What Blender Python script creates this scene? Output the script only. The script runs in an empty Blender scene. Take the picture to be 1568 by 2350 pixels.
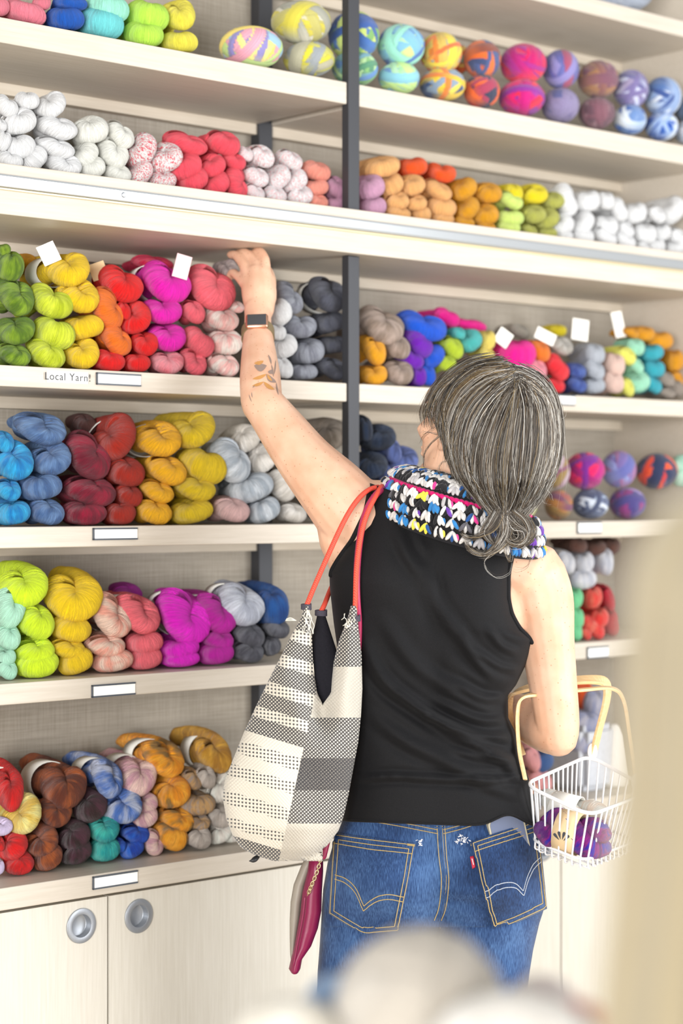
import bpy, bmesh, math, random
import numpy as np
from mathutils import Vector, Matrix, noise
from mathutils.bvhtree import BVHTree

random.seed(7); np.random.seed(7)
SC = bpy.context.scene
COL = SC.collection

# ------------------------------------------------------------------ camera, world, lights
F = 70 / 36 * 2350          # focal length in pixels of the 1568 x 2350 frame
CX, HY, CAMZ = 784, 1150, 1.45
cam_d = bpy.data.cameras.new('camera')
cam = bpy.data.objects.new('camera', cam_d); COL.objects.link(cam)
cam.location = (0, 0, CAMZ); cam.rotation_euler = (math.pi / 2, 0, 0)
cam_d.sensor_fit = 'VERTICAL'; cam_d.sensor_height = 36; cam_d.sensor_width = 24; cam_d.lens = 70
cam_d.shift_y = -25 / 2350
cam_d.clip_start = 0.05
cam_d.dof.use_dof = True; cam_d.dof.focus_distance = 3.36; cam_d.dof.aperture_fstop = 2.6
SC.camera = cam

wd = bpy.data.worlds.new('world'); SC.world = wd; wd.use_nodes = True
bg = wd.node_tree.nodes['Background']
bg.inputs[0].default_value = (1.0, 0.99, 0.975, 1); bg.inputs[1].default_value = 0.66

def area(name, loc, target, sx, sy, power, col=(1, 1, 1)):
    d = bpy.data.lights.new(name, 'AREA'); d.shape = 'RECTANGLE'; d.size = sx; d.size_y = sy
    d.energy = power; d.color = col
    o = bpy.data.objects.new(name, d); COL.objects.link(o); o.location = loc
    o.rotation_euler = (Vector(target) - Vector(loc)).to_track_quat('-Z', 'Y').to_euler()
    return o
area('shop_window_light', (2.5, 2.5, 1.5), (0.45, 4.1, 1.15), 1.6, 2.2, 92, (0.96, 0.98, 1.0))
area('shop_front_light', (-1.4, -4.0, 1.4), (-0.1, 3.5, 1.5), 3.2, 2.0, 600, (1.0, 0.99, 0.98))

vs = SC.view_settings
SC.display_settings.display_device = 'sRGB'
vs.view_transform = 'Standard'; vs.look = 'None'; vs.exposure = 0.12; vs.gamma = 1.0; vs.use_curve_mapping = False
SC.cycles.max_bounces = 8; SC.cycles.diffuse_bounces = 4; SC.cycles.glossy_bounces = 3
SC.cycles.transmission_bounces = 4; SC.cycles.transparent_max_bounces = 8

# ------------------------------------------------------------------ places
UX, UY = 0.7459, 0.6661     # shelf run direction; depth into the shelf is (-UY, UX)
OX, OY = 0.0247, 3.89
TH = math.atan2(UY, UX)
def W(px, py, Y): return Vector(((px - CX) / F * Y, Y, CAMZ + (HY - py) / F * Y))
def P(a, d, z): return Vector((OX + a * UX - d * UY, OY + a * UY + d * UX, z))
def on_shelf(px, py, d):
    k = (px - CX) / F
    Y = (d + (-OX * UY + OY * UX)) / (-k * UY + UX)
    p = W(px, py, Y)
    return p, (p.x - OX) * UX + (p.y - OY) * UY, F / Y
Z0, Z1, Z2, Z3, Z4, Z5, Z6 = 2.553, 2.267, 2.016, 1.680, 1.406, 1.141, 0.798

# ------------------------------------------------------------------ helpers
def lin(h):
    h = h.lstrip('#'); c = [int(h[i:i + 2], 16) / 255 for i in (0, 2, 4)]
    return tuple(x / 12.92 if x <= .04045 else ((x + .055) / 1.055) ** 2.4 for x in c) + (1,)

def tag(o, label=None, cat=None, group=None, kind=None):
    if label: o['label'] = label
    if cat: o['category'] = cat
    if group: o['group'] = group
    if kind: o['kind'] = kind
    return o
def empty(name, loc=(0, 0, 0), rz=0):
    o = bpy.data.objects.new(name, None); COL.objects.link(o); o.location = loc; o.rotation_euler = (0, 0, rz)
    o.empty_display_size = 0.05
    return o
def link(name, me, mats=None, parent=None, smooth=True):
    o = bpy.data.objects.new(name, me); COL.objects.link(o)
    if mats is not None:
        for m in (mats if isinstance(mats, (list, tuple)) else [mats]): me.materials.append(m)
    if smooth and len(me.polygons): me.polygons.foreach_set('use_smooth', [True] * len(me.polygons))
    if parent is not None: o.parent = parent
    return o
def obj(name, bm, mats=None, parent=None, smooth=False, local=None):
    me = bpy.data.meshes.new(name)
    if local is not None: bm.transform(local)
    bmesh.ops.recalc_face_normals(bm, faces=bm.faces)
    bm.to_mesh(me); bm.free()
    return link(name, me, mats, parent, smooth)
def from_np(name, V, Fc, mats=None, parent=None, smooth=True, uv=None, col=None, fattr=None):
    me = bpy.data.meshes.new(name)
    me.from_pydata([tuple(v) for v in V], [], [tuple(f) for f in Fc]); me.update()
    if uv is not None:
        l = me.uv_layers.new(name='UVMap'); idx = np.empty(len(me.loops), dtype=np.int32)
        me.loops.foreach_get('vertex_index', idx)
        l.data.foreach_set('uv', np.asarray(uv, dtype=np.float32)[idx].ravel())
    if col is not None:
        a = me.color_attributes.new('Col', 'FLOAT_COLOR', 'POINT')
        a.data.foreach_set('color', np.asarray(col, dtype=np.float32).ravel())
    if fattr:
        for k, v in fattr.items():
            a = me.attributes.new(k, 'FLOAT', 'POINT'); a.data.foreach_set('value', np.asarray(v, dtype=np.float32))
    return link(name, me, mats, parent, smooth)
def box(bm, x0, x1, y0, y1, z0, z1, bev=0.0):
    r = bmesh.ops.create_cube(bm, size=1.0)
    vs_ = r['verts']
    for v in vs_:
        v.co = Vector(((x0 + x1) / 2 + v.co.x * (x1 - x0), (y0 + y1) / 2 + v.co.y * (y1 - y0), (z0 + z1) / 2 + v.co.z * (z1 - z0)))
    if bev > 0:
        es = list({e for v in vs_ for e in v.link_edges})
        bmesh.ops.bevel(bm, geom=es, offset=bev, segments=2, affect='EDGES', profile=.5)
def lathe(bm, prof, n=40, M=None):
    """profile of (radius, height) turned about the local z axis"""
    rings = []
    for r, h in prof:
        if r < 1e-6: rings.append([bm.verts.new((0, 0, h))])
        else: rings.append([bm.verts.new((r * math.cos(2 * math.pi * i / n), r * math.sin(2 * math.pi * i / n), h)) for i in range(n)])
    for a, b in zip(rings, rings[1:]):
        for i in range(n):
            j = (i + 1) % n
            if len(a) == 1 and len(b) == 1: continue
            if len(a) == 1: bm.faces.new((a[0], b[i], b[j]))
            elif len(b) == 1: bm.faces.new((a[i], a[j], b[0]))
            else: bm.faces.new((a[i], a[j], b[j], b[i]))
    if M is not None:
        for r in rings:
            for v in r: v.co = M @ v.co
def catmull(pts, n):
    """smooth resampling of a list of tuples/vectors of any length"""
    A = np.array([list(p) for p in pts], dtype=float); m = len(A)
    if m < 3:
        t = np.linspace(0, 1, n)[:, None]; return A[0] * (1 - t) + A[-1] * t
    E = np.vstack([2 * A[0] - A[1], A, 2 * A[-1] - A[-2]])
    out = []
    for t in np.linspace(0, m - 1 - 1e-9, n):
        i = int(t); f = t - i
        p0, p1, p2, p3 = E[i], E[i + 1], E[i + 2], E[i + 3]
        out.append(.5 * ((2 * p1) + (-p0 + p2) * f + (2 * p0 - 5 * p1 + 4 * p2 - p3) * f * f + (-p0 + 3 * p1 - 3 * p2 + p3) * f ** 3))
    return np.array(out)
def frames(C):
    T = np.gradient(C, axis=0); T /= np.linalg.norm(T, axis=1)[:, None] + 1e-12
    up = np.array([0, 0, 1.0]) if abs(T[0][2]) < .9 else np.array([0, 1.0, 0])
    n = np.cross(T[0], up); n /= np.linalg.norm(n); N = [n]
    for i in range(1, len(C)):
        n = N[-1] - T[i] * np.dot(N[-1], T[i]); n /= np.linalg.norm(n) + 1e-12; N.append(n)
    N = np.array(N); return T, N, np.cross(T, N)
def tube_np(C, R, k=10, cap=True, closed=False, flat=1.0):
    """V, F of a tube along points C with radii R (hemispherical ends)"""
    C = np.asarray(C, float); n = len(C); R = np.broadcast_to(np.asarray(R, float), (n,)).copy()
    if cap and not closed:
        T = np.gradient(C, axis=0); T /= np.linalg.norm(T, axis=1)[:, None] + 1e-12
        pre = [C[0] - T[0] * R[0] * math.sin(a) for a in (1.45, 1.1, .6)]; pr = [R[0] * math.cos(a) for a in (1.45, 1.1, .6)]
        pos = [C[-1] + T[-1] * R[-1] * math.sin(a) for a in (.6, 1.1, 1.45)]; por = [R[-1] * math.cos(a) for a in (.6, 1.1, 1.45)]
        C = np.vstack([pre, C, pos]); R = np.concatenate([pr, R, por]); n = len(C)
    T, N, B = frames(C)
    a = np.arange(k) * 2 * math.pi / k
    V = C[:, None, :] + R[:, None, None] * (np.cos(a)[None, :, None] * N[:, None, :] + flat * np.sin(a)[None, :, None] * B[:, None, :])
    V = V.reshape(-1, 3); Fc = []
    for i in range(n - 1 + (1 if closed else 0)):
        i2 = (i + 1) % n
        for j in range(k):
            j2 = (j + 1) % k
            Fc.append((i * k + j, i * k + j2, i2 * k + j2, i2 * k + j))
    if not closed:
        Fc.append(tuple(range(k - 1, -1, -1))); Fc.append(tuple((n - 1) * k + j for j in range(k)))
    return V, Fc
class MB:
    """collects numpy pieces into one mesh"""
    def __init__(s): s.V = []; s.F = []; s.n = 0; s.mi = []
    def add(s, V, Fc, mi=0):
        s.V.append(np.asarray(V, float)); s.F += [tuple(x + s.n for x in f) for f in Fc]; s.n += len(V); s.mi += [mi] * len(Fc)
        return s
    def tube(s, C, R, k=8, mi=0, **kw): return s.add(*tube_np(C, R, k, **kw), mi=mi)
    def build(s, name, mats, parent=None, smooth=True, **kw):
        o = from_np(name, np.vstack(s.V), s.F, mats, parent, smooth, **kw)
        o.data.polygons.foreach_set('material_index', s.mi)
        bm = bmesh.new(); bm.from_mesh(o.data); bmesh.ops.recalc_face_normals(bm, faces=bm.faces); bm.to_mesh(o.data); bm.free()
        return o

# ------------------------------------------------------------------ materials
def new_mat(name):
    m = bpy.data.materials.new(name); m.use_nodes = True
    nt = m.node_tree; b = nt.nodes['Principled BSDF']
    return m, nt, nt.nodes, nt.links, b
def plain(name, hexc, rough=.6, metal=0.0, spec=.5, noise_amt=.04, scale=60, bump=.0, sheen=0.0):
    m, nt, N, L, b = new_mat(name)
    b.inputs['Roughness'].default_value = rough; b.inputs['Metallic'].default_value = metal
    b.inputs['Specular IOR Level'].default_value = spec
    c = lin(hexc)
    tc = N.new('ShaderNodeTexCoord'); nz = N.new('ShaderNodeTexNoise'); nz.inputs['Scale'].default_value = scale; nz.inputs['Detail'].default_value = 4
    L.new(tc.outputs['Object'], nz.inputs['Vector'])
    mx = N.new('ShaderNodeMix'); mx.data_type = 'RGBA'
    mx.inputs['A'].default_value = tuple(min(1, x * (1 - noise_amt)) for x in c[:3]) + (1,)
    mx.inputs['B'].default_value = tuple(min(1, x * (1 + noise_amt)) for x in c[:3]) + (1,)
    L.new(nz.outputs['Fac'], mx.inputs['Factor']); L.new(mx.outputs['Result'], b.inputs['Base Color'])
    if bump:
        bp = N.new('ShaderNodeBump'); bp.inputs['Strength'].default_value = bump; bp.inputs['Distance'].default_value = .002
        L.new(nz.outputs['Fac'], bp.inputs['Height']); L.new(bp.outputs['Normal'], b.inputs['Normal'])
    if sheen:
        b.inputs['Sheen Weight'].default_value = sheen
    return m
def wood(name, hexa, hexb, rough=.5, axis=(1.2, 30, 30)):
    m, nt, N, L, b = new_mat(name); b.inputs['Roughness'].default_value = rough
    tc = N.new('ShaderNodeTexCoord'); mp = N.new('ShaderNodeMapping'); mp.inputs['Scale'].default_value = axis
    nz = N.new('ShaderNodeTexNoise'); nz.inputs['Scale'].default_value = 6; nz.inputs['Detail'].default_value = 6; nz.inputs['Roughness'].default_value = .65
    L.new(tc.outputs['Object'], mp.inputs['Vector']); L.new(mp.outputs['Vector'], nz.inputs['Vector'])
    rp = N.new('ShaderNodeValToRGB'); rp.color_ramp.elements[0].position = .3; rp.color_ramp.elements[0].color = lin(hexa)
    rp.color_ramp.elements[1].position = .7; rp.color_ramp.elements[1].color = lin(hexb)
    L.new(nz.outputs['Fac'], rp.inputs['Fac']); L.new(rp.outputs['Color'], b.inputs['Base Color'])
    bp = N.new('ShaderNodeBump'); bp.inputs['Strength'].default_value = .08; bp.inputs['Distance'].default_value = .001
    L.new(nz.outputs['Fac'], bp.inputs['Height']); L.new(bp.outputs['Normal'], b.inputs['Normal'])
    return m
def linen(name, hexa, hexb):
    """finely woven wallpaper"""
    m, nt, N, L, b = new_mat(name); b.inputs['Roughness'].default_value = .8
    tc = N.new('ShaderNodeTexCoord'); outs = []
    for sc_ in ((8, 8, 260), (260, 260, 8)):
        mp = N.new('ShaderNodeMapping'); mp.inputs['Scale'].default_value = sc_
        nz = N.new('ShaderNodeTexNoise'); nz.inputs['Scale'].default_value = 1.5; nz.inputs['Detail'].default_value = 3
        L.new(tc.outputs['Object'], mp.inputs['Vector']); L.new(mp.outputs['Vector'], nz.inputs['Vector']); outs.append(nz)
    ad = N.new('ShaderNodeMath'); ad.operation = 'ADD'; L.new(outs[0].outputs['Fac'], ad.inputs[0]); L.new(outs[1].outputs['Fac'], ad.inputs[1])
    rp = N.new('ShaderNodeMapRange'); rp.inputs['From Min'].default_value = .7; rp.inputs['From Max'].default_value = 1.3
    L.new(ad.outputs[0], rp.inputs['Value'])
    mx = N.new('ShaderNodeMix'); mx.data_type = 'RGBA'; mx.inputs['A'].default_value = lin(hexa); mx.inputs['B'].default_value = lin(hexb)
    L.new(rp.outputs['Result'], mx.inputs['Factor']); L.new(mx.outputs['Result'], b.inputs['Base Color'])
    return m
def viv(h, s=1.18, g=1.12):
    c = lin(h); m = sum(c[:3]) / 3
    return tuple(min(.94, max(.004, (m + (x - m) * s) * g)) for x in c[:3]) + (1,)
def yarn_mat(name, hexes, mode='solid', depth=.42, ufreq=150):
    """fibres run around the fold of the skein: stripes in u, stretched in v"""
    m, nt, N, L, b = new_mat(name); b.inputs['Roughness'].default_value = .85; b.inputs['Specular IOR Level'].default_value = .25
    b.inputs['Sheen Weight'].default_value = .15; b.inputs['Sheen Roughness'].default_value = .4
    uv = N.new('ShaderNodeUVMap'); uv.uv_map = 'UVMap'; oi = N.new('ShaderNodeObjectInfo')
    rnd = N.new('ShaderNodeVectorMath'); rnd.operation = 'ADD'
    sc_ = N.new('ShaderNodeMath'); sc_.operation = 'MULTIPLY'; sc_.inputs[1].default_value = 37.0
    L.new(oi.outputs['Random'], sc_.inputs[0]); L.new(uv.outputs['UV'], rnd.inputs[0]); L.new(sc_.outputs[0], rnd.inputs[1])
    mp = N.new('ShaderNodeMapping'); mp.inputs['Scale'].default_value = (ufreq, 2.6, 1); L.new(rnd.outputs[0], mp.inputs['Vector'])
    nz = N.new('ShaderNodeTexNoise'); nz.inputs['Scale'].default_value = 1.0; nz.inputs['Detail'].default_value = 4; nz.inputs['Roughness'].default_value = .72
    nz.inputs['Distortion'].default_value = .6
    L.new(mp.outputs['Vector'], nz.inputs['Vector'])
    hexes = hexes if isinstance(hexes, (list, tuple)) else [hexes]
    if len(hexes) == 1:
        base = N.new('ShaderNodeRGB'); base.outputs[0].default_value = viv(hexes[0]); bout = base.outputs[0]
    else:
        mp2 = N.new('ShaderNodeMapping'); L.new(rnd.outputs[0], mp2.inputs['Vector'])
        mp2.inputs['Scale'].default_value = {'solid': (7, 1.2, 1), 'speck': (120, 16, 1), 'tonal': (16, 1.6, 1)}[mode]
        n2 = N.new('ShaderNodeTexNoise'); n2.inputs['Scale'].default_value = 1; n2.inputs['Detail'].default_value = 2
        L.new(mp2.outputs['Vector'], n2.inputs['Vector'])
        rp = N.new('ShaderNodeValToRGB'); rp.color_ramp.interpolation = 'LINEAR'
        el = rp.color_ramp.elements; lo, hi = (.40, .62) if mode != 'speck' else (.47, .60)
        el[0].position = lo; el[0].color = viv(hexes[0]); el[1].position = hi; el[1].color = viv(hexes[-1])
        for i, hx in enumerate(hexes[1:-1]):
            e = el.new(lo + (hi - lo) * (i + 1) / (len(hexes) - 1)); e.color = viv(hx)
        L.new(n2.outputs['Fac'], rp.inputs['Fac']); bout = rp.outputs['Color']
    mr = N.new('ShaderNodeMapRange'); mr.inputs['From Min'].default_value = .3; mr.inputs['From Max'].default_value = .7
    mr.inputs['To Min'].default_value = 1 - depth * .72; mr.inputs['To Max'].default_value = 1 + depth * .55
    L.new(nz.outputs['Fac'], mr.inputs['Value'])
    mul = N.new('ShaderNodeVectorMath'); mul.operation = 'SCALE'; L.new(bout, mul.inputs[0]); L.new(mr.outputs['Result'], mul.inputs['Scale'])
    L.new(mul.outputs[0], b.inputs['Base Color'])
    bp = N.new('ShaderNodeBump'); bp.inputs['Strength'].default_value = .7; bp.inputs['Distance'].default_value = .03
    L.new(nz.outputs['Fac'], bp.inputs['Height']); L.new(bp.outputs['Normal'], b.inputs['Normal'])
    return m
def col_mat(name, rough=.8, freq=0, bump=.4, sheen=.2, attr='stripe'):
    """colour of the thing itself stored per point, optional winding lines"""
    m, nt, N, L, b = new_mat(name); b.inputs['Roughness'].default_value = rough; b.inputs['Specular IOR Level'].default_value = .25
    b.inputs['Sheen Weight'].default_value = sheen
    at = N.new('ShaderNodeAttribute'); at.attribute_name = 'Col'
    if freq:
        s = N.new('ShaderNodeAttribute'); s.attribute_name = attr
        mu = N.new('ShaderNodeMath'); mu.operation = 'MULTIPLY'; mu.inputs[1].default_value = freq; L.new(s.outputs['Fac'], mu.inputs[0])
        nz = N.new('ShaderNodeTexNoise'); nz.noise_dimensions = '1D'; nz.inputs['Scale'].default_value = 1; nz.inputs['Detail'].default_value = 2
        L.new(mu.outputs[0], nz.inputs['W'])
        mr = N.new('ShaderNodeMapRange'); mr.inputs['From Min'].default_value = .3; mr.inputs['From Max'].default_value = .7
        mr.inputs['To Min'].default_value = .62; mr.inputs['To Max'].default_value = 1.2; L.new(nz.outputs['Fac'], mr.inputs['Value'])
        mul = N.new('ShaderNodeVectorMath'); mul.operation = 'SCALE'; L.new(at.outputs['Color'], mul.inputs[0]); L.new(mr.outputs['Result'], mul.inputs['Scale'])
        L.new(mul.outputs[0], b.inputs['Base Color'])
        bp = N.new('ShaderNodeBump'); bp.inputs['Strength'].default_value = bump; bp.inputs['Distance'].default_value = .003
        L.new(nz.outputs['Fac'], bp.inputs['Height']); L.new(bp.outputs['Normal'], b.inputs['Normal'])
    else: L.new(at.outputs['Color'], b.inputs['Base Color'])
    return m

M_SHELF = wood('limed_oak', 'BBB1A2', 'C9C0B3', .5)
M_DOOR = wood('limed_oak_door', 'C3BDB0', 'CFCABF', .5, (30, 30, 1.2))
M_BACK = linen('linen_back_panel', '8E8679', 'A89F92')
M_CLEAT = wood('cleat_wood', 'BFB29F', 'CCC1B0', .55)
M_POST = plain('dark_steel', '3D3E42', .45, .3, .5, .05, 200)
M_ALU = plain('brushed_aluminium', 'BFC3C6', .3, .75, .5, .04, 300)
M_STEEL = plain('satin_steel', 'A4A8AE', .42, .75, .5, .06, 400)
M_GOLD = plain('gold_edge', 'D8C8A0', .4, .3)
M_PAPER = plain('white_paper', 'F1F0EC', .8, 0, .3, .02)
M_BAND = plain('paper_band', 'E2E0D8', .8, 0, .3, .10, 40)
M_KRAFT = plain('kraft_band', 'D9BE95', .8, 0, .3, .05, 80)
M_PINKCARD = plain('pink_card', 'E3BFC1', .8)
M_BLACK = plain('black_plastic', '1E1F22', .5)
M_INK = plain('grey_ink', '3A3B3E', .8)
M_FLOOR = wood('floor_wood', 'BBA98D', 'CDBDA4', .45, (2, 14, 2))
M_WALL = plain('warm_white_wall', 'E9E4DA', .85, 0, .3, .02, 5)

# ------------------------------------------------------------------ the setting
bm = bmesh.new(); box(bm, -4, 5, -1.5, 8, -.05, 0)
tag(obj('floor', bm, M_FLOOR), kind='structure')
bm = bmesh.new(); box(bm, -2.2, 2.6, .36, .42, 0, 3.4)
o = obj('wall_back', bm, M_WALL); o.location = (OX, OY, 0); o.rotation_euler = (0, 0, TH); tag(o, kind='structure')

def shelf_obj(name, build, mat, parent=None, smooth=False):
    """mesh in shelf coordinates: x along the run, y depth, z height"""
    bm = bmesh.new(); build(bm)
    o = obj(name, bm, mat, parent, smooth)
    if parent is None: o.location = (OX, OY, 0); o.rotation_euler = (0, 0, TH)
    return o
AL, AR, DB = -1.16, 1.13, .30
o = shelf_obj('back_panel', lambda b: box(b, AL, AR, DB, DB + .018, 0.03, 2.95), M_BACK)
tag(o, 'grey beige woven-look back panel behind all the yarn shelves', 'panel')
o = shelf_obj('end_panel', lambda b: box(b, AR, AR + .03, -.02, DB + .018, 0.0, 2.95, .002), M_SHELF)
tag(o, 'pale wood upright end panel closing the right bay', 'panel')
SHN = {Z0: 'at the very top edge of the photo', Z1: 'directly above the metal rail shelf', Z3: 'directly below the metal rail', Z4: 'two above the cabinet top',
       Z5: 'next above the cabinet top'}
for zt in (Z0, Z1, Z3, Z4, Z5):
    th = .043 if zt == Z1 else .036
    for bay, (x0, x1) in (('left', (AL, -.0155)), ('right', (.0155, AR))):
        r = empty('shelf_board', (OX, OY, 0), TH)
        tag(r, f'pale wood shelf board in the {bay} bay, {SHN[zt]}', 'shelf', 'shelf boards')
        shelf_obj('board', lambda b: box(b, x0, x1, .004, DB - .002, zt - th, zt, .002), M_SHELF, r)
        shelf_obj('back_cleat', lambda b: box(b, x0, x1, DB - .022, DB - .002, zt - th - .022, zt - th, .001), M_CLEAT, r)
r = empty('shelf_board', (OX, OY, 0), TH)
tag(r, 'deep pale shelf running across both bays behind the metal rail', 'shelf', 'shelf boards')
shelf_obj('board', lambda b: box(b, AL, AR, -.022, DB - .002, Z2 - .026, Z2, .002), M_SHELF, r)
shelf_obj('fascia', lambda b: box(b, AL, AR, -.024, DB - .004, Z2 - .086, Z2 - .027, .002), M_SHELF, r)
shelf_obj('back_cleat', lambda b: box(b, AL, AR, DB - .022, DB - .002, Z2 - .108, Z2 - .086, .001), M_CLEAT, r)
r = empty('ladder_rail', (OX, OY, 0), TH)
tag(r, 'long silver metal rail along the front of the deep shelf', 'rail')
shelf_obj('bar', lambda b: box(b, AL, AR, -.036, -.024, Z2 - .042, Z2 - .020, .004), M_ALU, r)
shelf_obj('gold_lip', lambda b: box(b, AL, AR, -.030, -.024, Z2 - .046, Z2 - .0425, .0005), M_GOLD, r)
_, a_s, _ = on_shelf(284, 470, -.036)
bm = bmesh.new(); lathe(bm, [(0, .0022), (.0015, .0008), (.003, .0022), (.0045, .0012), (.005, 0)], 20, Matrix.Translation((a_s, -.0362, Z2 - .031)) @ Matrix.Rotation(math.pi / 2, 4, 'X'))
obj('screw', bm, M_STEEL, r, True)
def post(a, d, z0, z1, w, dp, label):
    o = shelf_obj('shelf_post', lambda b: box(b, a - w / 2, a + w / 2, d, d + dp, z0, z1, .0015), M_POST)
    tag(o, label, 'post', 'dark steel shelf posts')
post(0, 0, Z2 + .001, 2.95, .029, .02, 'dark grey steel front post above the metal rail')
post(0, 0, Z6 + .001, Z2 - .087, .029, .02, 'dark grey steel front post below the metal rail')
post(0.0, DB - .03, Z6 + .001, 2.95, .036, .028, 'black rear post against the back panel')

# base cabinet with counter
CTH = .038
o = shelf_obj('cabinet_top', lambda b: box(b, AL, AR, -.004, DB - .002, Z6 - CTH, Z6, .002), M_SHELF)
tag(o, 'pale wood cabinet top carrying the lowest row of yarn', 'counter')
r = empty('base_cabinet', (OX, OY, 0), TH)
tag(r, 'pale wood base cabinet with four doors and round recessed pulls', 'cabinet')
shelf_obj('carcass', lambda b: box(b, AL, AR, .026, DB - .004, .0, Z6 - CTH - .002), plain('cabinet_inside', '8A744F', .7), r)
edges = [-1.165, -.58, .0135, .607, 1.128]
_, apl, _ = on_shelf(188, 2125, .002); zpl = on_shelf(188, 2125, .002)[0].z
_, apr, _ = on_shelf(320, 2106, .002)
for k in range(4):
    x0, x1 = edges[k] + .0022, edges[k + 1] - .0022
    cxp = (apl if k == 0 else apr if k == 1 else .607 - (-.58 - apl) if k == 2 else .607 + (apr + .58))
    z0, z1 = .06, Z6 - CTH - .006
    bm = bmesh.new(); n = 40; rad = .0205
    fr = [bm.verts.new(p) for p in ((x0, .005, z0), (x1, .005, z0), (x1, .005, z1), (x0, .005, z1))]
    ci = [bm.verts.new((cxp + rad * math.cos(2 * math.pi * i / n), .005, zpl + rad * math.sin(2 * math.pi * i / n))) for i in range(n)]
    es = [bm.edges.new((fr[i], fr[(i + 1) % 4])) for i in range(4)] + [bm.edges.new((ci[i], ci[(i + 1) % n])) for i in range(n)]
    bmesh.ops.triangle_fill(bm, edges=es, use_beauty=True)
    bk = [bm.verts.new((v.co.x, .024, v.co.z)) for v in fr]
    for i in range(4): bm.faces.new((fr[i], fr[(i + 1) % 4], bk[(i + 1) % 4], bk[i]))
    bm.faces.new(bk)
    dr = obj('door', bm, M_DOOR, r)
    bm = bmesh.new()
    lathe(bm, [(.0305, 0), (.0305, .002), (.0303, .0024), (.0299, .0026), (.0204, .0026), (.0201, .0025), (.0200, .0022), (.0197, -.0120), (.0195, -.0128), (.0188, -.0132), (0, -.0134)], 48,
          Matrix.Translation((cxp, .0048, zpl)) @ Matrix.Rotation(math.pi / 2, 4, 'X'))
    obj('recessed_pull', bm, M_STEEL, dr, True)

# label holders on the shelf edges
M_HOLD = plain('label_holder_dark', '4A5058', .4)
def holder(px, py, wpx, hpx, d, label, ztop=None):
    p, a, s = on_shelf(px, py, d); w = wpx / (s * UX) ; h = hpx / s
    r = empty('label_holder', p, TH); tag(r, label, 'label holder', 'shelf edge label holders')
    bm = bmesh.new(); box(bm, -w / 2, w / 2, -.003, .0015, -h / 2, -h / 2 + .0028); box(bm, -w / 2, w / 2, -.003, .0015, h / 2 - .0028, h / 2)
    box(bm, -w / 2, -w / 2 + .002, -.003, .0015, -h / 2, h / 2); obj('frame', bm, M_HOLD, r)
    bm = bmesh.new(); box(bm, -w / 2 + .002, w / 2, -.0016, .0012, -h / 2 + .0026, h / 2 - .0026); obj('card', bm, M_PAPER, r)
holder(272, 871, 92, 28, .003, 'blank white label holder beside the Local Yarn sign')
holder(264, 1225, 92, 28, .003, 'blank white label holder below the mustard and rust skeins')
holder(260, 1583, 90, 29, .003, 'blank white label holder below the peach and coral skeins')
holder(264, 2019, 93, 30, -.005, 'blank white label holder on the cabinet top edge above the pulls')
holder(1292, 918, 60, 24, .003, 'white label holder right of the woman below the red skeins')
holder(1352, 1211, 62, 27, .003, 'white label holder below the round yarn balls right of the woman')
holder(1372, 1497, 56, 26, .003, 'white label holder below the green and coral skeins')
p, a, s = on_shelf(155, 866, .003)
w, h = 84 / (s * UX), 27 / s
r = empty('shelf_sign', p, TH); tag(r, 'small white shelf sign reading Local Yarn!', 'sign')
bm = bmesh.new(); box(bm, -w / 2, w / 2, -.0012, .0012, -h / 2, h / 2); obj('card', bm, M_PAPER, r)
fc = bpy.data.curves.new('lettering', 'FONT'); fc.body = 'Local Yarn!'; fc.size = .0185; fc.align_x = 'CENTER'; fc.align_y = 'CENTER'; fc.space_character = 1.12
fc.extrude = .0001; fc.materials.append(M_INK)
ft = bpy.data.objects.new('lettering', fc); COL.objects.link(ft); bpy.context.view_layer.update()
fm = bpy.data.meshes.new_from_object(ft.evaluated_get(bpy.context.evaluated_depsgraph_get())); bpy.data.objects.remove(ft)
fo = link('lettering', fm, None, r, False); fo.location = (0, -.0014, 0); fo.rotation_euler = (math.pi / 2, 0, 0)
if not fm.materials: fm.materials.append(M_INK)

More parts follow.
